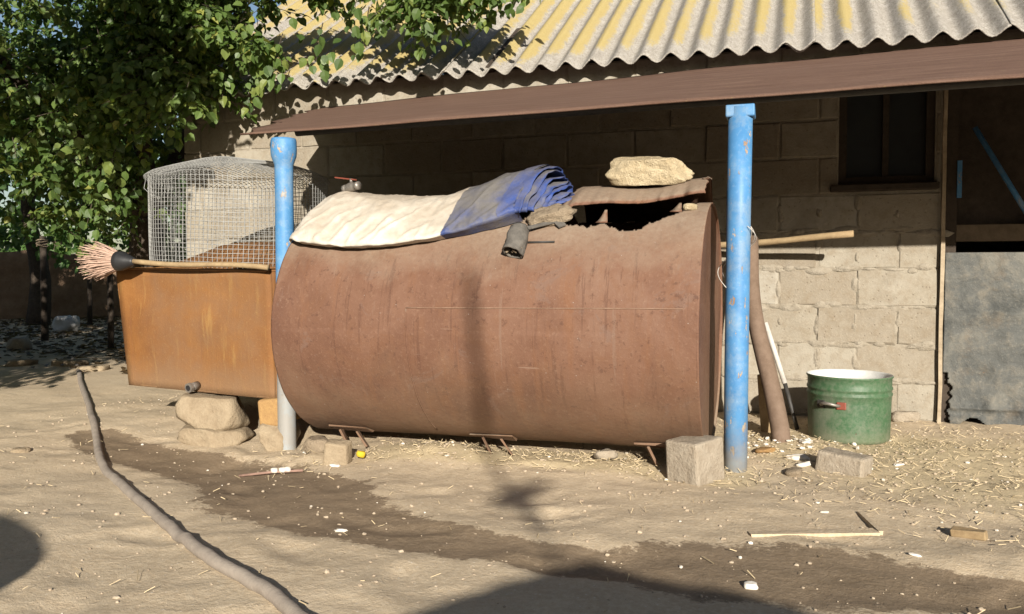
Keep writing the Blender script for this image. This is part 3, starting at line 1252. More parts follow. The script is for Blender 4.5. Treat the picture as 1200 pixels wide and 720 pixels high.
# folded rim along the top edges
rm = MB()
for k in range(4):
    k2 = (k + 1) % 4
    rm.tube([(*BX[k], ZT[k]), (*BX[k2], ZT[k2])], .005, 6)
rm.build("rim", M['boxr'], boxt, True)
# arched loose lid of rusty sheet
lv, lf = [], []
for j in range(17):
    for i in range(33):
        u, t = i / 32, j / 16
        x = lerp(-3.93, -3.03, u)
        y = lerp(-1.30, -.60, t)
        z = .807 + .135 * math.sin(math.pi * u) ** .9 * sstep(0, .40, t) + .012 * nz(u * 5, t * 5) * math.sin(math.pi * u) + .010 * t
        lv.append((x, y, z))
for j in range(16):
    for i in range(32):
        a = j * 33 + i
        lf.append((a, a + 1, a + 34, a + 33))
lm = MB()
lm.add(lv, lf)
lid = lm.build("lid", M['boxr'], boxt, True)
lid.modifiers.new("solid", 'SOLIDIFY').thickness = .004
# drain stub low on the front
dr = MB()
dc = Vector((-3.475, -1.452, .232))
dd = Vector((-.12, -1, -.12)).normalized()
dr.tube([dc, dc + dd * .05], .020, 16)
drain = dr.build("drain_stub", M['steelgrey'], boxt, True)
MB().tube([dc + dd * .045, dc + dd * .062], [.024, .024], 8).build("nut", M['steelgrey'], drain)
MB().tube([dc + dd * .0625, dc + dd * .0635], [.014, .014], 12).build("bore_shade", M['black'], drain)  # black disc painting the dark inside of the pipe

# stones under the box
g_st = "stones propping up the square water box"
for (nm, loc, size, rot, seed, mat, lab) in (
        ("prop_stone", (-3.405, -1.43, .105), (.37, .26, .17), (0, 2, 6), 3, M['stone_t'], "upper half-round tan stone propping the left of the square box"),
        ("prop_stone", (-3.375, -1.44, -.020), (.36, .30, .13), (0, 0, -4), 8, M['stone_t'], "flat lower stone in the mud under the half-round stone"),
        ("prop_stone", (-3.02, -1.45, .005), (.185, .24, .16), (0, 0, 10), 14, M['stone_t'], "pale lower stone beside the foot of the left blue post")):
    o = link(nm, rock_mesh(nm, size, seed, 4, .07, 10, mat))
    place(o, loc, rot)
    tag(o, lab, "stone", g_st)
bk = MB().box((0, 0, 0), (.115, .22, .125), None, .008, random.Random(4)).build("ochre_brick", M['brick_o'])
bevel(bk, .014, 3)
place(bk, (-3.02, -1.42, .137), (2, -3, 6))
tag(bk, "ochre brick under the right corner of the square box", "brick")

# ------------------------------------------------------------------ wire cage on the box
CX, CY, CR = -3.55, -1.0, .448
cage = thing("wire_cage", "round cage of galvanised wire mesh standing on the rusty box", "cage", (CX, CY, .81))


def cage_r(a, z):
    return CR * (1 + .018 * math.sin(2 * a + 1) + .012 * math.sin(5 * a) + .03 * nz(a * 1.5, z * 2))


cm = MB()
NV, NH = 118, 22
z0, z1 = .812, 1.285
for k in range(NV):
    a = 2 * math.pi * k / NV
    lean = .05 * math.sin(a * 3)
    pts = []
    for i in range(7):
        z = lerp(z0, z1, i / 6)
        aa = a + .015 * math.sin(z * 9 + a * 2)
        r = cage_r(aa, z)
        pts.append((CX + r * math.cos(aa), CY + r * math.sin(aa), z + .01 * math.sin(a * 2)))
    cm.tube(pts, .00155, 4, False)
for i in range(NH):
    z = lerp(z0 + .005, z1, i / (NH - 1))
    pts = []
    for k in range(73):
        a = 2 * math.pi * k / 72
        r = cage_r(a, z)
        pts.append((CX + r * math.cos(a), CY + r * math.sin(a), z + .01 * math.sin(a * 2) + .003 * nz(a * 4, z * 9)))
    cm.tube(pts, .00155, 4, False)
o = cm.build("side_mesh", M['wire'], cage, True)
o["kind"] = "stuff"
# crumpled mesh cover bulging on top
ct = MB()


def cover_z(x, y):
    r = math.hypot(x, y) / (CR * 1.04)
    return 1.282 + .105 * max(0, 1 - r * r) + .018 * nz(x * 4, y * 4, 2) - .03 * sstep(.95, 1.1, r)


for fam in (0, 1):
    for k in range(-24, 25):
        c = k * .0212
        h = (CR * 1.06) ** 2 - c * c
        if h <= 0:
            continue
        h = math.sqrt(h)
        pts = []
        for i in range(23):
            t = -h + 2 * h * i / 22
            x, y = (c, t) if fam == 0 else (t, c)
            pts.append((CX + x, CY + y, cover_z(x, y) + .002 * fam))
        ct.tube(pts, .0015, 4, False)
o = ct.build("cover_mesh", M['wire'], cage, True)
o["kind"] = "stuff"
# bent flap of mesh hanging at the left edge
fl = MB()
for k in range(9):
    z = 1.30 - k * .016
    fl.tube([(CX - .500 + .004 * k, CY - .12 + .01 * k, z), (CX - .525 - .003 * k, CY - .02, z - .012), (CX - .51, CY + .10 - .01 * k, z)], .0015, 4, False)
for k in range(9):
    y = -.12 + k * .027
    fl.tube([(CX - .512, CY + y, 1.302), (CX - .528, CY + y, 1.24), (CX - .512 + .01 * abs(k - 4), CY + y, 1.165 + .008 * abs(k - 4))], .0015, 4, False)
fl.build("mesh_flap", M['wire'], cage, True)["kind"] = "stuff"

# ------------------------------------------------------------------ broom lying on the box
br = thing("broom", "broom with splayed pink bristles and black collar lying across the rusty box", "broom", (-3.5, -1.53, .82))
B0, B1 = Vector((-2.995, -1.552, .806)), Vector((-3.775, -1.535, .836))
hp = [B0.lerp(B1, i / 12) + Vector((0, .004 * math.sin(i * .9), .006 * math.sin(i * .55))) for i in range(13)]
MB().tube(hp, [.0125] * 13, 10, True, .12).build("handle", M['wood'], br, True)
ax = (B1 - B0).normalized()
c0 = B1 - ax * .005
cl = MB()
cl.tube([c0, c0 + ax * .01, c0 + ax * .035, c0 + ax * .075, c0 + ax * .100, c0 + ax * .102], [.019, .022, .032, .047, .049, .044], 20)
cl.build("collar", M['black'], br, True)
rnd = random.Random(21)
bm_ = MB()
side = Vector((0, 1, 0))
upv = ax.cross(side).normalized()
if upv.z < 0:
    upv = -upv
for k in range(420):
    a = rnd.uniform(0, 2 * math.pi)
    q_ = math.sqrt(rnd.random())
    s0 = c0 + ax * .095 + (side * math.cos(a) + upv * math.sin(a)) * .040 * q_
    spread = (side * math.cos(a) + upv * math.sin(a)) * (.068 * q_ + rnd.uniform(-.012, .018))
    L_ = rnd.uniform(.12, .21) * (1 - .12 * q_)
    e = s0 + ax * L_ + spread * (L_ / .2) + Vector((0, 0, -.006))
    m_ = s0.lerp(e, .5) + Vector((rnd.uniform(-.008, .008), rnd.uniform(-.008, .008), rnd.uniform(-.006, .012)))
    bm_.tube([s0, m_, e], [.0024, .0022, .0012], 4, False)
o = bm_.build("bristles", M['bristle'], br, True)
o["kind"] = "stuff"

# ------------------------------------------------------------------ folded tarpaulin on the tank
tarp = thing("folded_tarpaulin", "folded dusty tarpaulin, white at one end and blue at the other, on the tank", "tarpaulin", (-2.3, -1.45, 1.0))
AF = [(-2.84, 43), (-2.75, 38.5), (-2.6, 36), (-2.45, 35), (-2.3, 36), (-2.15, 38.5), (-2.0, 42.5), (-1.9, 46.5), (-1.78, 52.5)]
TH = [(-2.84, .075), (-2.7, .105), (-2.5, .088), (-2.3, .068), (-2.18, .072), (-2.05, .100), (-1.92, .145), (-1.78, .175)]
AB = 104


def tarp_pt(x, t, inner=0.0):
    """t in 0..1 runs from the front lower edge up and over to the rear"""
    af, th = table(AF, x), table(TH, x)
    a = lerp(af, AB, t)
    # rounded folded front lip, thick body, tapering rear
    a += 6.0 * (1 - clampf(t / .05)) ** 2
    prof = (1 - (1 - clampf(t / .06)) ** 2) ** .5 * .7 + .3 * sstep(.05, .75, t)
    prof *= (1 - .9 * sstep(.86, 1.0, t))
    front_th = .062 + .3 * max(0, th - .06)
    h = lerp(front_th, th, sstep(.0, .55, t)) * prof
    cr = 0.0
    tt = sstep(.0, .10, t)
    w1 = noise.noise(Vector((x * 5 + t * 3.0, t * 2.0, 4)))
    cr += .009 * (1 - abs(w1) * 2.6) * tt
    w2 = noise.noise(Vector((x * 10 - t * 4.0 + 3, t * 2.6, 9)))
    cr += .010 * max(0, 1 - abs(w2) * 6.0) * tt * sstep(.55, .1, t)
    w3 = noise.noise(Vector((x * 17 + t * 6.0, t * 4 + 2, 5)))
    cr += .0035 * max(0, 1 - abs(w3) * 5.0) * tt
    cr += .004 * noise.noise(Vector((x * 30, t * 16, 2))) * tt
    h = h + cr * .8
    p = tank_pt(x, rad(a), .006 + max(h, 0.0) * (1 - inner))
    if t < .12:
        p.z += .004 * nz(x * 18, 3)
    return p


def tarp_section(name, xa, xb, skew, mat, nxs, end_a, end_b):
    m = MB()
    NTT = 56
    cols = []
    for i in range(nxs + 1):
        u = i / nxs
        ring = []
        for j in range(NTT + 1):
            t = j / NTT
            sk = skew(t)
            x = lerp(xa + sk[0], xb + sk[1], u)
            inner = 0.0
            if end_a and u < .07:
                inner = 1 - math.sqrt(max(0, 1 - (1 - u / .07) ** 2))
            ring.append(tarp_pt(x, t, inner))
        cols.append(ring)
    vs = [q_ for r in cols for q_ in r]
    fs = []
    for i in range(nxs):
        for j in range(NTT):
            a = i * (NTT + 1) + j
            fs.append((a, a + 1, a + NTT + 2, a + NTT + 1))
    m.add(vs, fs)
    # underside on the tank, so that the roll is closed
    b0 = len(m.v)
    for i in range(nxs + 1):
        u = i / nxs
        for j in range(0):
            t = j / NTT
            sk = skew(t)
            x = lerp(xa + sk[0], xb + sk[1], u)
            m.v.append(tuple(tank_pt(x, rad(lerp(table(AF, x) + 1.0, AB, t)), .004)))
    return m.build(name, mat, tarp, True)


tarp_section("white_section", -2.835, -2.085, lambda t: (.05 * t + .008 * nz(t * 8, 1), .035 * t), M['tarp_w'], 110, True, False)
tarp_section("blue_section", -2.087, -1.775, lambda t: (.035 * t, .055 * sstep(.1, .8, t) - .02 * sstep(.0, .1, t)), M['tarp_b'], 60, False, False)
# darker hem strip near the end of the blue part, a layer 3 mm proud
hs = MB()
vs = []
for i in range(7):
    for j in range(33):
        t = .02 + j / 32 * .74
        x = -1.845 + i * .0108 + .055 * sstep(.1, .8, t) - .02 * sstep(.0, .1, t)
        p = tarp_pt(x, t)
        c_ = Vector((p.x, TYC, tzc(p.x)))
        vs.append(p + (p - c_).normalized() * .0035)
hs.add(vs, [(i * 33 + j, i * 33 + j + 1, (i + 1) * 33 + j + 1, (i + 1) * 33 + j) for i in range(6) for j in range(32)])
hs.build("hem_strip", M['tarp_b2'], tarp, True)
# open end of the roll: crumpled layers one inside another
rnd = random.Random(3)
for k in range(7):
    m = MB()
    vs = []
    NJ = 30
    sc = 1 - k * .135 + rnd.uniform(-.035, .035)
    x_in, x_out = -1.80 + .004 * k, -1.775 + .004 + .020 * k + rnd.uniform(0, .010)
    ph = rnd.uniform(0, 6)
    for i in range(6):
        for j in range(NJ + 1):
            t = lerp(.03, .93, j / NJ)
            base = tarp_pt(-1.785, t)
            cen = tank_pt(-1.785, rad(74), .035)
            q_ = cen + (base - cen) * sc
            u = i / 5
            wv = .006 * math.sin(j * .42 + ph) + .013 * nz(j * .20 + k * 4, u * 1.2, k)
            x = lerp(x_in, x_out + .06 * sstep(.1, .8, t) + .012 * nz(j * .25, k * 3), u)
            q_ = q_ + (q_ - cen).normalized() * wv * (.3 + u)
            q_.x = x
            q_.z -= .010 * u * k * .25
            vs.append(q_)
    m.add(vs, [(i * (NJ + 1) + j, i * (NJ + 1) + j + 1, (i + 1) * (NJ + 1) + j + 1, (i + 1) * (NJ + 1) + j) for i in range(5) for j in range(NJ)])
    o = m.build("fold_layer", M['tarp_b2'] if k % 2 == 0 else M['tarp_b'], tarp, True)
    o.modifiers.new("solid", 'SOLIDIFY').thickness = .003

# clay lump, rubber sleeve and strap by the open end of the roll
cl_ = link("clay_lump", rock_mesh("clay_lump", (.215, .10, .062), 31, 4, .16, 9, M['clay']))
place(cl_, (-1.655, -1.535, 1.018), (28, -13, 4))
tag(cl_, "long cracked lump of dry clay under the open end of the blue tarpaulin", "clay lump")

slv = thing("rubber_sleeve", "grey rolled rubber sleeve with an open end hanging below the tarpaulin", "rubber sleeve", (-1.80, -1.66, .87))
pts, rs_ = [], []
for i in range(12):
    t = i / 11
    a = rad(lerp(47, 34.0, t))
    p = tank_pt(-1.758 + .008 * math.sin(t * 3) - .004 * t, a, .040)
    pts.append(p)
    rs_.append(lerp(.036, .044, t ** .7))
m = MB()
m.tube(pts, rs_, 24, False, .22)
o = m.build("sleeve", M['rubber'], slv, True)
s = o.modifiers.new("solid", 'SOLIDIFY')
s.thickness = .007
m = MB()
m.tube([pts[-1] - (pts[-1] - pts[-2]).normalized() * .03, pts[-1] - (pts[-1] - pts[-2]).normalized() * .028], [.034, .034], 20, True)
m.build("inner_face", M['black'], slv, True)  # black disc standing in for the dark inside of the sleeve
m = MB()
for q_ in range(5):
    pp = pts[-1] - (pts[-1] - pts[-2]).normalized() * .012 + Vector((rnd.uniform(-.022, .022), rnd.uniform(-.008, .008), rnd.uniform(-.012, .012)))
    m.tube([pp, pp + Vector((rnd.uniform(-.03, .03), -.004, rnd.uniform(-.012, .012)))], .005, 6)
m.build("stuffing", M['clay'], slv, True)
m = MB()
sp_ = [tank_pt(-1.775, rad(47), .03), tank_pt(-1.72, rad(50), .022), tank_pt(-1.66, rad(54), .016), tank_pt(-1.625, rad(56), .014), tank_pt(-1.595, rad(52.5), .008)]
for i in range(len(sp_) - 1):
    a_, b_ = sp_[i], sp_[i + 1]
    n_ = Vector((0, -.5, .86))
    d_ = (b_ - a_).normalized().cross(n_).normalized()
    wdt = .011 if i < 3 else .017
    m.add([a_ + d_ * wdt, a_ - d_ * wdt, b_ - d_ * wdt, b_ + d_ * wdt], [(0, 1, 2, 3)])
o = m.build("strap", M['rubber'], slv)
o.modifiers.new("solid", 'SOLIDIFY').thickness = .006
# thin dark line next to it
rdm = MB()
rdm.tube([tank_pt(-1.75, rad(42.5), .006), tank_pt(-1.61, rad(42.5), .006)], .004, 8)
tag(rdm.build("dark_line", M['darkmetal'], None, True), "short thin dark line on the tank right of the rubber sleeve", "rod")

# ball valve on the white end of the tarpaulin
vt = tarp_pt(-2.665, .64)
valve = thing("ball_valve", "small grey ball valve with a red lever lying on the white tarpaulin", "valve", vt)
vx = Vector((.93, -.30, .12)).normalized()
vc = vt + Vector((0, 0, .020))
m = MB()
m.tube([vc - vx * .050, vc - vx * .034, vc - vx * .032, vc - vx * .020, vc, vc + vx * .020, vc + vx * .032, vc + vx * .034, vc + vx * .052], [.019, .019, .015, .020, .023, .020, .015, .019, .019], 14)
vb = m.build("valve_body", M['steelgrey'], valve, True)
MB().tube([vc - vx * .0505, vc - vx * .0515], [.012, .012], 12).build("bore_shade", M['black'], vb)  # black disc painting the dark mouth of the valve
MB().tube([vc + Vector((0, 0, .018)), vc + Vector((0, 0, .040))], .008, 10).build("stem", M['steelgrey'], valve, True)
MB().box(vc + Vector((-.035, .01, .042)), (.125, .016, .006), Matrix.Rotation(rad(-14), 3, 'Z') @ Matrix.Rotation(rad(8), 3, 'Y')).build("lever", M['redpaint'], valve)

# yellow stone on the torn flap
st = link("weight_stone", rock_mesh("weight_stone", (.365, .17, .118), 5, 5, .09, 8, M['yellow_stone']))
place(st, (-1.293, -1.275, 1.212), (10, 2.5, -3))
tag(st, "long pale yellow stone weighing down the torn flap of the tank", "stone")
lump = link("yellow_lump", rock_mesh("yellow_lump", (.06, .05, .028), 6, 2, .12, 5, M['yellow_stone']))
place(lump, tank_pt(-1.105, rad(68), .010), (0, 0, 10))
tag(lump, "small pale yellow crumb on the tank rim at the torn right corner", "stone")

# ------------------------------------------------------------------ things right of the tank
# leaning pipe
PB, PT = Vector((-.752, -.865, .005)), Vector((-.935, -.315, .955))
lp = [PB.lerp(PT, i / 14) + Vector((.010 * math.sin(i * .5) - .028 * math.sin(math.pi * i / 14), 0, 0)) for i in range(15)]
lp[0] = lp[0] - Vector((0, 0, .04))
m = MB()
m.tube(lp, [lerp(.043, .036, i / 14) for i in range(15)], 20, True, .06)
pp = m.build("leaning_pipe", M['pole'], None, True)
tag(pp, "thick brown pipe leaning on the block wall behind the right blue post", "pipe")
# perch stick jammed in the wall
S0, S1 = Vector((-1.50, -.015, .905)), Vector((-.437, -.30, .973))
sp = [S0.lerp(S1, i / 10) + Vector((0, 0, .004 * math.sin(i * .8))) for i in range(11)]
m = MB()
m.tube(sp, [.0165] * 11, 12, True, .15)
tag(m.build("wooden_stick", M['wood'], None, True), "pale round stick jutting level from behind the right blue post", "stick")
# white painted rod with a dark lower end
wr = thing("painted_rod", "thin rod painted white above and dark below behind the green pot", "rod", (-.70, -.40, 0))
W0, W1, W2 = Vector((-.850, -.43, .53)), Vector((-.752, -.475, .233)), Vector((-.69, -.50, .01))
MB().tube([W0, W1], .0125, 10).build("white_length", M['whitepaint'], wr, True)
MB().tube([W1, W2], .0105, 10).build("dark_length", M['darkmetal'], wr, True)
# board standing behind the pipe foot
bd = MB().box((-.835, -.60, .14), (.065, .025, .30), Matrix.Rotation(rad(-4), 3, 'Y') @ Matrix.Rotation(rad(10), 3, 'X'), .003).build("board_offcut", M['wood'])
tag(bd, "short pale board standing behind the foot of the leaning pipe", "board")

# green enamel pot
PX, PY, PR, PH = -.462, -.60, .187, .30
pot = thing("enamel_pot", "big green enamelled pot with white inside and side handles", "pot", (PX, PY, 0))
zf = ground_z(PX, PY) - .004
prof = [(.0, 0.0), (PR * .90, 0.0000), (PR * .955, 0.0054), (PR * .965, 0.0180), (PR * .975, 0.0900), (PR * .985, 0.1800), (PR * .988, 0.2088), (PR * 1.012, 0.2142), (PR * 1.012, 0.2214), (PR * .990, 0.2268), (PR * .990, 0.2358),
        (PR * 1.014, 0.2412), (PR * 1.014, 0.2484), (PR * .992, 0.2547), (PR * .995, 0.2898), (PR * 1.02, 0.2952), (PR * 1.028, 0.2997), (PR * 1.02, 0.3042)]
m = MB()
m.lathe(prof, 64, (PX, PY, zf))
m.build("body", M['green'], pot, True)
m = MB()
m.lathe([(PR * 1.019, .3042), (PR * 1.005, .3047), (PR * .978, .297), (PR * .972, .27), (PR * .965, .11), (PR * .93, .03), (0.0, .022)], 64, (PX, PY, zf))
m.build("inner_face", M['enamel'], pot, True)
for s, az in ((1, -118), (-1, 62)):
    m = MB()
    hpn = []
    for i in range(13):
        t = i / 12
        a = rad(az + lerp(-13, 13, t))
        rr = PR * .985 + .038 * math.sin(math.pi * t) ** .5
        hpn.append((PX + rr * math.cos(a), PY + rr * math.sin(a), zf + .175 + .012 * math.sin(math.pi * t)))
    m.tube(hpn, [.0075] * 13, 10)
    hd = m.build("handle", M['steelgrey'], pot, True)
    for e in (-15, 15):
        a = rad(az + e)
        m = MB()
        m.box((PX + PR * .99 * math.cos(a), PY + PR * .99 * math.sin(a), zf + .176), (.012, .042, .034), Matrix.Rotation(a, 3, 'Z'))
        bevel(m.build("lug", M['redpaint'] if e > 0 else M['darkmetal'], hd), .004)

# ------------------------------------------------------------------ blocks, stones and bits on the ground
cb = MB().box((0, 0, 0), (.150, .165, .168), None, .006, random.Random(9)).build("concrete_block", M['concrete'])
sb = cb.modifiers.new("bev", 'BEVEL')
sb.width = .010
sb.segments = 2
place(cb, (-1.062, -1.605, .075 + ground_z(-1.06, -1.6)), (2, -2, -31))
tag(cb, "pale concrete block wedged under the front right end of the tank", "concrete block")

small = [
    ("broken_brick", (.105, .075, .100), (-2.525, -1.755, .040), (4, 3, 12), 41, M['stone_t'], "squarish grey-brown brick piece under the left end of the tank", "brick", True),
    ("white_stone", (.105, .07, .045), (-1.445, -1.44, .022), (0, 0, 15), 42, M['concrete'], "small whitish stone lying under the middle of the tank", "stone", False),
    ("concrete_offcut", (.185, .11, .085), (-.515, -1.335, .028), (0, 4, -24), 43, M['concrete'], "grey concrete offcut lying in front of the green pot", "concrete", True),
    ("wood_offcut", (.095, .032, .026), (-.205, -2.075, .012), (3, -4, -22), 44, M['wood'], "short chunk of pale wood lying on bare earth at the right", "wood", True),
    ("wall_foot_stone", (.15, .08, .07), (-.155, -.05, .02), (0, 0, 4), 45, M['concrete'], "pale rubble stone at the wall foot between pot and door", "stone", False),
    ("mud_clod", (.15, .11, .07), (-2.70, -1.60, .030), (0, 0, 20), 46, M['clay'], "brown clod of earth beside the foot of the left blue post", "clod", False),
    ("gutter_stone", (.085, .06, .035), (-3.965, -2.03, .0), (0, 0, 40), 47, M['stone_t'], "small flat stone pressed into the earth left of the hose", "stone", False),
    ("dark_clod", (.09, .06, .035), (-.70, -1.42, .010), (0, 0, 70), 48, M['clay'], "dark earth clod in the litter right of the blue post", "clod", False),
    ("rusty_plate", (.12, .05, .02), (-.82, -1.12, .012), (0, 0, 60), 49, M['brick_o'], "small rusty brown scrap behind the right blue post", "scrap", False),
    ("streak_stone", (.036, .026, .02), (-.80, -2.70, .004), (0, 0, 10), 50, M['fleck'], "little whitish stone in the wet streak at the bottom", "stone", False),
]
for (nm, size, loc, rot, seed, mat, lab, cat, boxy) in small:
    if boxy:
        o = MB().box((0, 0, 0), size, None, min(size) * .10, random.Random(seed)).build(nm, mat)
        bevel(o, min(size) * .14, 2)
    else:
        o = link(nm, rock_mesh(nm, size, seed, 3, .14, 6, mat))
    gz = ground_z(loc[0], loc[1])
    place(o, (loc[0], loc[1], gz + loc[2]), rot)
    tag(o, lab, cat)

# buried angle of a sunk frame in the yard
fr = MB()
fr.box((-.645, -2.188, -.003), (.39, .05, .018), Matrix.Rotation(rad(22), 3, 'Z'), .003)
fr.box((-.475, -2.02, -.004), (.016, .22, .020), Matrix.Rotation(rad(12), 3, 'Z'), .003)
tag(fr.build("sunken_frame", M['dirt']), "corner of a board frame sunk flush in the trodden earth", "frame")

# drinking straw like stick with white fluff in the wet patch
fs_ = thing("pink_twig", "pinkish twig with bits of white fluff on the wet earth", "twig", (-2.75, -1.97, 0))
T0, T1 = Vector((-2.86, -1.965, .0)), Vector((-2.60, -1.90, .0))
for q_ in (T0, T1):
    q_.z = ground_z(q_.x, q_.y) + .008
MB().tube([T0, T0.lerp(T1, .5) + Vector((0, 0, .004)), T1], .0055, 8).build("twig", m_plain("pink_twig", (.42, .26, .20)), fs_, True)
for k, t in enumerate((.55, .68, .76)):
    o = link("fluff", rock_mesh("fluff", (.03, .022, .022), 60 + k, 2, .2, 3, M['fleck']), fs_)
    o.location = T0.lerp(T1, t) + Vector((0, 0, .010))

# yellow wrapper under the tank
o = link("yellow_wrapper", rock_mesh("yellow_wrapper", (.04, .03, .03), 66, 2, .3, 5, m_plain("yellow_paper", (.70, .50, .03), (.60, .42, .03), 20)))
place(o, (-2.445, -1.70, ground_z(-2.445, -1.70) + .03), (10, 20, 30))
tag(o, "crumpled bright yellow scrap in the rubble below the tank", "scrap")

# hose half buried in the dust
HP = [(-6.75, .95), (-6.0, .28), (-5.46, -.227), (-4.85, -.78), (-4.298, -1.292), (-3.90, -1.66), (-3.62, -1.93), (-3.40, -2.12), (-3.03, -2.394), (-2.75, -2.60), (-2.517, -2.767), (-2.215, -2.975), (-2.0, -3.09), (-1.83, -3.19), (-1.4, -3.5), (-.8, -3.9)]
hp = []
for i in range(len(HP) - 1):
    for k in range(8):
        t = k / 8
        p0, p1, p2, p3 = HP[max(i - 1, 0)], HP[i], HP[i + 1], HP[min(i + 2, len(HP) - 1)]
        c = [.5 * (2 * p1[d] + (p2[d] - p0[d]) * t + (2 * p0[d] - 5 * p1[d] + 4 * p2[d] - p3[d]) * t * t + (3 * p1[d] - p0[d] - 3 * p2[d] + p3[d]) * t ** 3) for d in (0, 1)]
        hp.append((c[0], c[1], ground_z(c[0], c[1]) + .003 + .003 * nz(c[0] * 3, c[1] * 3) + .008 * sstep(-3.0, -2.3, c[0])))
m = MB()
m.tube(hp, [.0185 * (1 + .015 * math.sin(i * 1.3)) for i in range(len(hp))], 14, True, .10)
tag(m.build("hose", M['hose'], None, True), "thick dusty hose snaking across the earth from the bottom edge to the tree", "hose")

# ------------------------------------------------------------------ litter on the earth (uncountable)
rnd = random.Random(77)


def scatter_spot(dens_lit):
    while True:
        x, y = rnd.uniform(-4.6, .9), rnd.uniform(-3.4, -.06)
        if rnd.random() < lerp(.022, 1.0, litter_at(x, y)) if dens_lit else True:
            return x, y


m = MB()
for k in range(2900):
    x, y = scatter_spot(True)
    L_ = rnd.uniform(.007, .030) * (1 if rnd.random() < .94 else 2.6)
    a = rnd.uniform(0, math.pi)
    wd = rnd.uniform(.0007, .0016)
    dx, dy = math.cos(a) * L_ / 2, math.sin(a) * L_ / 2
    z = ground_z(x, y) + .003 + rnd.uniform(0, .010)
    t = rnd.uniform(-.008, .008)
    px_, py_ = -math.sin(a) * wd, math.cos(a) * wd
    m.add([(x - dx + px_, y - dy + py_, z - t), (x - dx - px_, y - dy - py_, z - t), (x + dx - px_, y + dy - py_, z + t), (x + dx + px_, y + dy + py_, z + t), (x - dx, y - dy, z - t + wd * 1.6), (x + dx, y + dy, z + t + wd * 1.6)],
          [(0, 1, 5, 4) if False else (1, 2, 5, 4), (3, 0, 4, 5), (0, 3, 2, 1)])
tag(m.build("straw_litter", M['straw']), "scattered straw bits on the earth round tank and pot", "straw", kind="stuff")
m = MB()
bmk = bmesh.new()
bmesh.ops.create_icosphere(bmk, subdivisions=1, radius=1)
ico = ([v.co.copy() for v in bmk.verts], [tuple(v.index for v in f.verts) for f in bmk.faces])
bmk.free()


def add_blob(mb, p, s, rnd):
    rot = Quaternion((rnd.gauss(0, 1), rnd.gauss(0, 1), rnd.gauss(0, 1), rnd.gauss(0, 1))).normalized().to_matrix()
    sc = (s * rnd.uniform(.7, 1.3), s * rnd.uniform(.6, 1.1), s * rnd.uniform(.4, .8))
    vs = []
    for v in ico[0]:
        q_ = rot @ (v * rnd.uniform(.75, 1.15))
        vs.append((p[0] + q_.x * sc[0], p[1] + q_.y * sc[1], p[2] + q_.z * sc[2]))
    mb.add(vs, ico[1])


for k in range(3800):
    x, y = scatter_spot(k % 2 == 0)
    s = .0022 + .007 * rnd.random() ** 3
    add_blob(m, (x, y, ground_z(x, y) + s * .25), s, rnd)
tag(m.build("pebbles", M['pebble']), "small pebbles and crumbs of earth all over the yard", "pebbles", kind="stuff")
m = MB()
for k in range(240):
    x, y = scatter_spot(k % 5 != 0)
    s = .0025 + .008 * rnd.random() ** 3
    if math.hypot(x + .72, y + .85) < .3:
        s *= 1.5
    add_blob(m, (x, y, ground_z(x, y) + s * .3), s, rnd)
for k in range(70):
    x, y = -.70 + rnd.gauss(0, .10), -.82 + rnd.gauss(0, .12)
    s = .004 + .010 * rnd.random() ** 2
    add_blob(m, (x, y, ground_z(x, y) + s * .4 + .004), s, rnd)
tag(m.build("white_scraps", M['fleck']), "white feather bits and paper flecks scattered on the earth", "scraps", kind="stuff")
# larger feathers / paper near the right post, one by one
for k, (x, y, L_, az, lab) in enumerate(((-.665, -1.30, .075, 28, "white paper shred right of the blue post, nearest the bottom"), (-.69, -1.18, .10, 8, "long white shred behind the paper right of the blue post"),
                                        (-.66, -.86, .075, -55, "crumpled white rag between the leaning pipe and the pot"), (-.30, -1.16, .05, 20, "white scrap on the straw right of the concrete offcut"),
                                        (-2.50, -1.82, .05, 10, "tiny white shred in front of the brick piece"), (-.38, -2.32, .035, -10, "white feather on bare earth above the wet streak, at right"),
                                        (-.605, -1.93, .03, 0, "white dropping beside the sunken frame corner"), (-2.02, -2.60, .05, 5, "white feather lying in the narrow wet streak"))):
    o = link("white_scrap", rock_mesh("white_scrap", (L_, L_ * .38, L_ * .22), 80 + k, 3, .3, 5, M['fleck']))
    place(o, (x, y, ground_z(x, y) + L_ * .09), (rnd.uniform(-10, 10), rnd.uniform(-10, 10), az))
    tag(o, lab, "scrap", "white scraps on the earth")

# ------------------------------------------------------------------ trees
LEAF_SHAPE = [(0, 0), (.18, .30), (.45, .40), (.78, .20), (1.0, 0)]


def leaf_geo(pos, d, nrm, L_, curl=.12, fold=.18):
    """ovate leaf folded along its midrib"""
    d = d.normalized()
    s = d.cross(nrm)
    if s.length < 1e-4:
        s = d.orthogonal()
    s.normalize()
    n_ = s.cross(d)
    vs = []
    for u, wv in ((0, 0), (.45, 0), (1, 0)):
        vs.append(pos + d * L_ * u - n_ * L_ * curl * u * u)
    for sg in (1, -1):
        for u, wv in ((.20, .33), (.52, .38), (.82, .17)):
            vs.append(pos + d * L_ * u + s * sg * wv * L_ + n_ * L_ * (fold * wv * 1.5 - curl * u * u))
    fs = [(0, 3, 4, 1), (1, 4, 5, 2), (0, 1, 7, 6), (1, 2, 8, 7)]
    return vs, fs


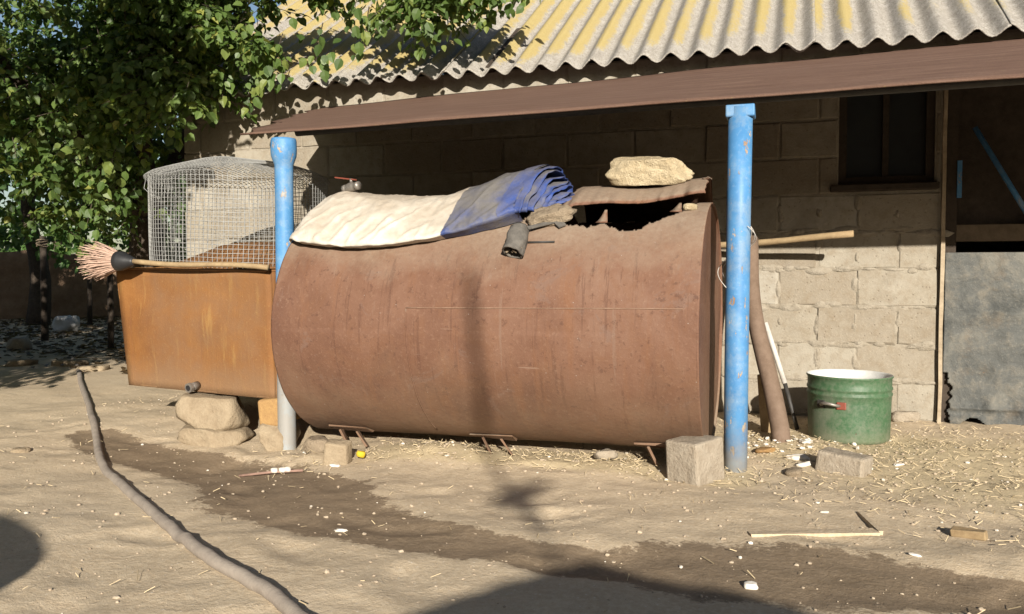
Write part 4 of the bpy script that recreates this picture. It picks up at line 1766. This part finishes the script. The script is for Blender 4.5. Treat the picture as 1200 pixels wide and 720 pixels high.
def sprig(V, F, RN, p, droop, n, L0, rnd, tw=None, spread=.13):
    """a drooping twig carrying n leaves"""
    d = Vector((rnd.gauss(0, 1), rnd.gauss(0, 1), rnd.gauss(-.25, .5))).normalized()
    d = (d + Vector((0, 0, -droop))).normalized()
    ln = spread * rnd.uniform(1.0, 2.2)
    if tw is not None:
        tw.append((p.copy(), p + d * ln))
    base_r = rnd.random() * .5
    for k in range(n):
        t = (k + .5) / n
        q_ = p + d * ln * t
        ld = (d * .5 + Vector((rnd.gauss(0, .8), rnd.gauss(0, .8), rnd.gauss(-.55, .4)))).normalized()
        nr = Vector((rnd.gauss(0, .5), rnd.gauss(-.35, .5), rnd.gauss(.8, .4))).normalized()
        L_ = L0 * rnd.uniform(.5, 1.3)
        q2 = q_ + ld * .025
        vs, fs = leaf_geo(q2, ld, nr, L_, rnd.uniform(.02, .25), rnd.uniform(.05, .3))
        o = len(V)
        V += [tuple(v) for v in vs]
        F += [tuple(i + o for i in f) for f in fs]
        r_ = clampf(base_r + rnd.random() * .5)
        if rnd.random() < .03:
            r_ = 1.0
        RN += [r_] * len(fs)


def leaves_obj(name, V, F, RN, mat, parent):
    me = bpy.data.meshes.new(name)
    me.from_pydata(V, [], F)
    me.attributes.new("rnd", 'FLOAT', 'FACE').data.foreach_set("value", RN)
    me.polygons.foreach_set("use_smooth", [False] * len(me.polygons))
    me.materials.append(mat)
    o = link(name, me, parent)
    o["kind"] = "stuff"
    return o


def in_ell(rnd, c, r, shell=.35):
    while True:
        v = Vector((rnd.uniform(-1, 1), rnd.uniform(-1, 1), rnd.uniform(-1, 1)))
        l = v.length
        if l < 1 and rnd.random() < shell + (1 - shell) * l:
            return Vector((c[0] + v.x * r[0], c[1] + v.y * r[1], c[2] + v.z * r[2]))


def limb(mb, a, b, r0, r1, rnd, wob=.12, n=9):
    a, b = Vector(a), Vector(b)
    pts = []
    s = rnd.uniform(0, 50)
    for i in range(n):
        t = i / (n - 1)
        o_ = Vector((nz(t * 2.2 + s, 1), nz(t * 2.2 + s, 5), nz(t * 2.2 + s, 9) * .5)) * wob * math.sin(math.pi * t) * 2
        pts.append(a.lerp(b, t) + o_)
    mb.tube(pts, [lerp(r0, r1, i / (n - 1)) for i in range(n)], 10, True, .12)
    return pts


rnd = random.Random(101)
tree = thing("fruit_tree", "leafy broad-leaved tree overhanging the left end of the shed roof", "tree", (-6.0, 1.0, 0))
m = MB()
tp = limb(m, (-6.0, 1.0, -.1), (-5.75, .75, 1.25), .17, .12, rnd, .06)
m.build("trunk", M['bark'], tree, True)
LIMBS = [((-5.75, .75, 1.2), (-6.7, .1, 2.5)), ((-5.75, .75, 1.2), (-5.1, .1, 2.5)), ((-5.75, .75, 1.2), (-5.9, -.5, 2.3)), ((-5.75, .75, 1.15), (-6.6, 1.6, 2.7)), ((-5.75, .75, 1.2), (-5.2, 1.4, 3.0)),
         ((-5.1, .1, 2.5), (-3.2, -.05, 2.85)), ((-5.1, .1, 2.5), (-4.3, -.5, 2.4)), ((-5.9, -.5, 2.3), (-5.4, -1.0, 1.7)), ((-6.7, .1, 2.5), (-7.2, -.5, 2.1)), ((-3.2, -.05, 2.85), (-2.3, -.3, 2.6))]
for i, (a, b) in enumerate(LIMBS):
    m = MB()
    limb(m, a, b, .075 if i < 5 else .045, .035 if i < 5 else .012, rnd, .10)
    m.build("limb", M['bark'], tree, True)
V, F, RN, TW = [], [], [], []
ELL = [((-6.15, .45, 2.75), (1.55, 1.5, 1.25), 1250), ((-5.55, -.25, 1.75), (.80, .75, .75), 430), ((-6.6, -.3, 1.75), (.8, .7, .8), 300), ((-5.15, -.1, 2.45), (.60, .55, .60), 330),
       ((-4.10, -.30, 2.62), (1.0, .42, .46), 640), ((-3.00, -.32, 2.58), (.85, .38, .32), 430), ((-6.6, 1.6, 1.6), (1.2, .9, .7), 300),
       ((-4.75, -2.25, 2.95), (1.25, 1.1, .62), 560), ((-5.9, -2.3, 1.75), (.85, .85, .75), 420), ((-6.9, -1.2, 2.6), (1.1, 1.1, 1.0), 420), ((-4.55, -.35, 2.25), (.55, .35, .38), 260), ((-4.3, -1.2, 3.0), (.9, .6, .45), 200), ((-3.9, -2.05, 2.60), (.42, .8, .36), 230), ((-5.15, -2.6, 1.25), (.75, .6, .45), 300), ((-6.3, -1.7, 1.15), (.7, .6, .5), 240), ((-6.7, -3.5, 2.4), (1.7, 1.2, 1.0), 900), ((-8.4, -4.2, 2.2), (1.2, 1.2, 1.2), 500), ((-7.6, -2.6, 1.6), (1.3, 1.2, .8), 520), ((-5.7, -3.6, 1.8), (1.0, .9, .5), 420), ((-3.85, -.42, 2.42), (.62, .28, .26), 240), ((-4.65, -.50, 2.02), (.45, .25, .32), 170)]  # clumps nearer the viewer are unseen, added to shade the left side
for c, r, n_ in ELL:
    for k in range(n_):
        p = in_ell(rnd, c, r)
        # ragged crown: drop whole clumps where a coarse noise is low, so that gaps open
        if noise.noise(p * 1.5 + Vector((3, 1, 8))) < -.16:
            continue
        sprig(V, F, RN, p, .45, rnd.randint(9, 16), .058, rnd, TW)
leaves_obj("crown", V, F, RN, M['leaf'], tree)
m = MB()
for i, (a, b) in enumerate(TW):
    if i % 2 == 0:
        m.tube([a, b], [.003, .0015], 3, False)
m.build("twigs", M['bark'], tree)["kind"] = "stuff"
# the nearest hanging sprigs, leaf by leaf
LM = []
for k in range(10):
    vs, fs = leaf_geo(Vector((0, 0, 0)), Vector((1, 0, 0)), Vector((0, 0, 1)), .064, .05 + .025 * k, .08 + .02 * k)
    me = bpy.data.meshes.new("leaf")
    me.from_pydata([tuple(v) for v in vs], [], fs)
    me.attributes.new("rnd", 'FLOAT', 'FACE').data.foreach_set("value", [.15 + .085 * k] * len(fs))
    me.materials.append(M['leaf'])
    LM.append(me)
SPR = [(-5.00, -.55, 1.95, 24, .17), (-4.93, -.60, 1.82, 22, .15), (-5.06, -.5, 1.62, 18, .15), (-4.83, -.6, 1.44, 24, .15), (-4.86, -.45, 1.58, 10, .10), (-5.02, -.6, 1.12, 10, .10),
       (-4.80, -.5, 2.10, 16, .12), (-4.15, -.38, 1.88, 16, .09), (-3.78, -.42, 1.93, 26, .13), (-3.74, -.40, 2.06, 20, .12), (-3.45, -.40, 2.10, 18, .12), (-3.12, -.42, 2.16, 22, .13), (-2.72, -.40, 2.14, 24, .13),
       (-2.42, -.40, 2.28, 18, .12), (-2.22, -.42, 2.32, 14, .10), (-5.75, -.95, 1.55, 10, .12)]
cnt = 0
for (x, y, z, n_, sp_) in SPR:
    tw_ = MB()
    c0_ = Vector((x, y, z))
    tw_.tube([c0_ + Vector((-.05, .18, .22)), c0_ + Vector((0, .06, .10)), c0_ + Vector((.01, 0, -.06))], [.004, .003, .0015], 5)
    tw_.build("twig", M['bark'], tree)
    for k in range(n_):
        o = link("leaf", LM[rnd.randrange(10)], tree)
        p = c0_ + Vector((rnd.gauss(0, sp_ * .5), rnd.gauss(0, sp_ * .4), rnd.gauss(.02, sp_ * .6)))
        d = Vector((rnd.gauss(0, .5), rnd.gauss(-.15, .4), -1 + rnd.gauss(0, .35))).normalized()
        nr = Vector((rnd.gauss(.2, .35), rnd.gauss(-1, .3), rnd.gauss(.45, .3)))
        s_ = d.cross(nr).normalized()
        n2 = s_.cross(d)
        mat3 = Matrix((d, -s_, n2)).transposed()
        sc = rnd.uniform(.6, 1.3)
        o.matrix_basis = Matrix.Translation(p) @ mat3.to_4x4() @ Matrix.Scale(sc, 4)
        cnt += 1

# brown leaves added to deepen the shade on the ground under the tree
V, F, RN = [], [], []
for k in range(5200):
    x, y = rnd.uniform(-12.5, -5.2), rnd.uniform(.2, 8.0)
    if rnd.random() > sstep(-.1, 1.6, y - .35 * nz(x * 2, y * 2)):
        continue
    a = rnd.uniform(0, 6.28)
    vs, fs = leaf_geo(Vector((x, y, ground_z(x, y) + .006 + rnd.uniform(0, .012))), Vector((math.cos(a), math.sin(a), rnd.uniform(-.1, .25))), Vector((0, 0, 1)), rnd.uniform(.05, .10), .1, .3)
    o_ = len(V)
    V += [tuple(v) for v in vs]
    F += [tuple(i_ + o_ for i_ in f) for f in fs]
    RN += [rnd.random()] * len(fs)
fo = leaves_obj("darkening_leaves", V, F, RN, m_leaf("darkening_leaf", (.035, .024, .014), (.075, .050, .026), (.16, .11, .05)), None)
tag(fo, "brown leaves added to darken the shaded ground under the tree", "leaves", kind="stuff")

# trees and hedge growth behind the yard wall


def far_tree(name, label, base, ells, leaf, seed, mat, group=None, trunk_h=1.5, tr=.16):
    rnd = random.Random(seed)
    t = thing(name, label, "tree", base, group)
    m = MB()
    top = Vector(ells[0][0])
    limb(m, (base[0], base[1], -.1), tuple(Vector(base).lerp(top, .8)), tr, tr * .35, rnd, .1)
    m.build("trunk", M['bark'], t, True)
    V, F, RN = [], [], []
    for c, r, n_ in ells:
        for k in range(n_):
            p = in_ell(rnd, c, r, .25)
            if noise.noise(p * .9 + Vector((seed, 1, 8))) < -.22:
                continue
            sprig(V, F, RN, p, .2, rnd.randint(7, 11), leaf, rnd, None, leaf * 2.2)
    leaves_obj("crown", V, F, RN, mat, t)
    return t


far_tree("shade_tree", "dark bushy tree behind the yard wall at the far left", (-11.2, 4.6, 0), [((-11.3, 4.8, 3.6), (2.2, 1.6, 2.0), 620), ((-10.2, 4.0, 2.0), (1.3, 1.0, .9), 230)], .11, 7, M['leaf2'])
far_tree("shade_tree", "dark bushy tree behind the overhanging tree's trunk", (-9.4, 6.6, 0), [((-9.2, 6.6, 3.2), (1.9, 1.5, 2.1), 560), ((-8.6, 5.6, 1.6), (1.5, 1.0, 1.0), 280)], .11, 9, M['leaf2'])
far_tree("shade_tree", "dark bushy tree just behind the left corner of the shed", (-6.9, 6.2, 0), [((-6.9, 6.0, 2.9), (1.7, 1.5, 2.0), 460), ((-6.6, 5.2, 1.3), (1.4, .9, 1.0), 260)], .10, 12, M['leaf2'])
far_tree("orchard_tree", "distant round-crowned tree beyond the field on the left", (-24, 17, 0), [((-24, 17, 3.4), (4.5, 3.0, 2.6), 520)], .26, 15, M['leaf2'], None, 2, .25)
far_tree("orchard_tree", "distant wide tree beyond the field behind the shed corner", (-18, 22, 0), [((-18, 22, 3.6), (5.0, 3.0, 2.8), 560)], .26, 18, M['leaf2'], None, 2, .25)
far_tree("orchard_tree", "distant tall tree beyond the field at the picture's left edge", (-33, 14, 0), [((-33, 14, 4.2), (4.5, 3.5, 3.4), 520)], .28, 22, M['leaf2'], None, 2, .25)

# adobe yard wall in the shade
yw = thing("yard_wall", "low crumbling brown adobe wall in the shade under the trees", "wall", (-12, 6, 0))
A0, A1 = Vector((-17.5, 1.6, 0)), Vector((-8.2, 9.8, 0))
dirv = (A1 - A0).normalized()
nv = Vector((dirv.y, -dirv.x, 0))
m = MB()
NWX, NWZ = 120, 12
for side_ in (0, 1):
    vs = []
    for j in range(NWZ + 1):
        for i in range(NWX + 1):
            u = i / NWX
            p = A0.lerp(A1, u)
            top = 1.10 + .07 * fbm(u * 22, 1, 3, 3)
            z = -.1 + (top + .1) * j / NWZ
            p = p + nv * (.16 - .04 * j / NWZ) * (1 if side_ == 0 else -1) + nv * .05 * fbm(u * 30, z * 4, side_ * 5, 3)
            vs.append((p.x, p.y, z))
    m.add(vs, [(j * (NWX + 1) + i, j * (NWX + 1) + i + 1, (j + 1) * (NWX + 1) + i + 1, (j + 1) * (NWX + 1) + i) for j in range(NWZ) for i in range(NWX)])
h_ = (NWZ + 1) * (NWX + 1)
t_ = NWZ * (NWX + 1)
m.f += [(t_ + i, t_ + i + 1, h_ + t_ + i + 1, h_ + t_ + i) for i in range(NWX)]
m.build("wall_body", M['adobe'], yw, True)

# fence posts in the shade
for k, (x, y, h, r, lab) in enumerate(((-8.75, 2.48, 1.18, .040, "dark fence post in the shade, farthest left, with a knob of wire on top"), (-10.38, 4.75, .85, .035, "short dark fence post in the shade close to the adobe wall"),
                                       (-7.24, 1.89, .78, .032, "thin dark fence post in the shade just left of the rusty box"))):
    m = MB()
    m.tube([(x, y, -.1), (x + .01, y, h * .5), (x, y + .01, h)], [r, r * .95, r * .85], 10, True, .15)
    pst = thing("fence_post", lab, "post", (x, y, 0), "fence posts in the shade")
    m.build("stake", M['wood_d'], pst, True)
    if k == 0:
        w_ = MB()
        for q_ in range(4):
            w_.tube([(x + .06 * math.cos(a * .7 + q_), y + .06 * math.sin(a * .7 + q_), h - .05 - .02 * q_ + .01 * math.sin(a)) for a in range(11)], .006, 5)
        w_.build("wire_coil", M['clay'], pst, True)
bgs = link("plastic_bag", rock_mesh("plastic_bag", (.34, .26, .24), 91, 3, .3, 6, M['bag']))
place(bgs, (-9.6, 3.6, .10), (0, 0, 20))
tag(bgs, "white plastic bag lying in the shade at the foot of the fence", "bag")
bgs = link("pale_stone", rock_mesh("pale_stone", (.22, .2, .15), 92, 3, .15, 6, M['concrete']))
place(bgs, (-8.05, 1.55, .05), (0, 0, 20))
tag(bgs, "pale stone on the shaded ground left of the rusty box", "stone")
for k, (x, y, s, lab) in enumerate(((-6.45, .62, .20, "flat stone at the shadow edge beside the hose end"), (-6.0, .42, .16, "flat stone at the shadow edge right of the hose end"), (-6.85, .52, .17, "flat stone at the shadow edge left of the hose end"))):
    o = link("flat_stone", rock_mesh("flat_stone", (s * 1.5, s, s * .45), 95 + k, 3, .14, 6, M['stone_t']))
    place(o, (x, y, ground_z(x, y) + .01), (0, 0, 30 * k))
    tag(o, lab, "stone", "flat stones at the shadow edge")

# sunlit meadow beyond the wall
m = MB()
V, F, RN = [], [], []
rnd = random.Random(55)
for k in range(9000):
    u, dpt = rnd.random(), 2.0 + 22 * rnd.random() ** 1.6
    p = A0.lerp(A1, u * 1.4 - .3) - nv * dpt
    h = rnd.uniform(.25, .75)
    a = rnd.uniform(0, 6.28)
    wv = .02 + .004 * dpt
    lx, ly = rnd.gauss(0, .15), rnd.gauss(0, .15)
    o_ = len(V)
    V += [(p.x - math.cos(a) * wv, p.y - math.sin(a) * wv, 0), (p.x + math.cos(a) * wv, p.y + math.sin(a) * wv, 0), (p.x + lx, p.y + ly, h + .45 * sstep(2, 10, dpt))]
    F.append((o_, o_ + 1, o_ + 2))
    RN.append(rnd.random() * .9)
go = leaves_obj("meadow_grass", V, F, RN, M['grass'], None)
tag(go, "sunlit green grass of the field beyond the adobe wall", "grass", kind="stuff")

# ------------------------------------------------------------------ behind the viewer: unseen things shaped to throw the soft yard shadows
hay = thing("shadow_heap", "unseen hay heap, guessed and shaped to throw the broad shadow at the bottom edge", "hay heap", (.45, -6.4, 0))
m = MB()
HT = [(-1.15, 0), (-.8, .62), (-.5, .97), (-.307, 1.075), (-.11, 1.155), (.1, 1.23), (.225, 1.262), (.5, 1.24), (.83, 1.20), (1.2, 1.08), (1.5, .8), (1.8, 0)]  # outline set from the shadow the unseen heap has to throw
for j in range(25):
    y = -6.8 + 1.4 * j / 24
    for i in range(61):
        x = -1.15 + 2.95 * i / 60
        e = 1 - ((y + 6.1) / .7) ** 2
        m.v.append((x, y, table(HT, x) * max(0, e) ** .35 + .02 * fbm(x * 6, y * 6, 1, 3) * max(0, e) - .03))
m.f += [(j * 61 + i, j * 61 + i + 1, (j + 1) * 61 + i + 1, (j + 1) * 61 + i) for j in range(24) for i in range(60)]
m.build("hay", M['hay'], hay, True)
pole = thing("shadow_pole", "unseen tall pole, bent and set back to throw the soft streak on the tank", "pole", (2.1, -10, 0))
MB().tube([(2.12, -10, 0), (2.04, -10, 2.0), (1.98, -10, 2.75), (1.90, -10, 3.05), (1.845, -10, 3.29), (1.80, -10, 3.56), (1.785, -10, 3.86)], [.012, .012, .012, .014, .020, .020, .016], 10).build("shaft", M['wood_d'], pole, True)  # unseen shaft, its bends and distance chosen for a soft shadow
m = MB()
m.tube([(1.84, -10, 2.88), (1.94, -10, 2.93), (2.10, -10, 3.02)], [.02, .055, .015], 8)
m.tube([(1.93, -10, 2.92), (2.02, -10, 2.82)], [.03, .01], 8)
m.build("cross_stick", M['wood_d'], pole, True)
bkt = thing("shadow_basin", "unseen upturned basin, made up to throw the round shadow at the lower left", "basin", (-1.6, -6.1, 0))
m = MB()
m.lathe([(.34, .985), (.365, 1.0), (.37, 1.03), (.30, 1.085), (.235, 1.12), (.14, 1.165), (0, 1.178)], 36, (-1.71, -6.1, 0))  # profile made up to fit the round shadow
m.build("basin", M['darkmetal'], bkt, True)
MB().tube([(-1.71, -6.1, 0), (-1.71, -6.1, 1.15)], .012, 8).build("stake", M['wood_d'], bkt, True)

# unseen farm building and trees, added round the viewer to block sky light
screen_barn = thing("screen_barn", "unseen low farm building added opposite the shed to block sky light", "screen_barn", (2, -13, 0))
MB().box((1.0, -14.0, 1.1), (26, 3.0, 2.3)).build("wall", M['plaster'], screen_barn)
m = MB()
m.add([(-12.4, -12.2, 2.2), (14.4, -12.2, 2.2), (14.4, -14.0, 3.0), (-12.4, -14.0, 3.0), (-12.4, -15.8, 2.2), (14.4, -15.8, 2.2)], [(0, 1, 2, 3), (3, 2, 5, 4)])
o = m.build("roof", M['tin'], screen_barn)
o.modifiers.new("solid", 'SOLIDIFY').thickness = .05
MB().box((-3.0, -12.485, 1.0), (1.1, .03, 2.0)).build("door", M['wood_d'], screen_barn)
for x in (-7, 1.5, 6):
    MB().box((x, -12.485, 1.4), (.9, .03, .7)).build("window", M['glass'], screen_barn)
far_tree("screen_tree", "unseen dense tree added left of the viewer to block sky light", (-11, -9, 0), [((-11, -9, 4.5), (2.8, 2.8, 3.2), 500)], .3, 31, M['leaf2'], None, 2, .3)
far_tree("screen_tree", "unseen dense tree added at the left of the yard to shade the far left", (-9.4, -2.6, 0), [((-9.4, -2.6, 2.9), (2.2, 2.1, 2.3), 900)], .22, 33, M['leaf2'], None, 2, .3)  # added to shade the yard wall and ground at far left
far_tree("screen_tree", "unseen dense tree added at the right of the yard to block sky light", (11, -4, 0), [((11, -4, 4.0), (2.6, 2.6, 3.0), 450)], .3, 35, M['leaf2'], None, 2, .3)
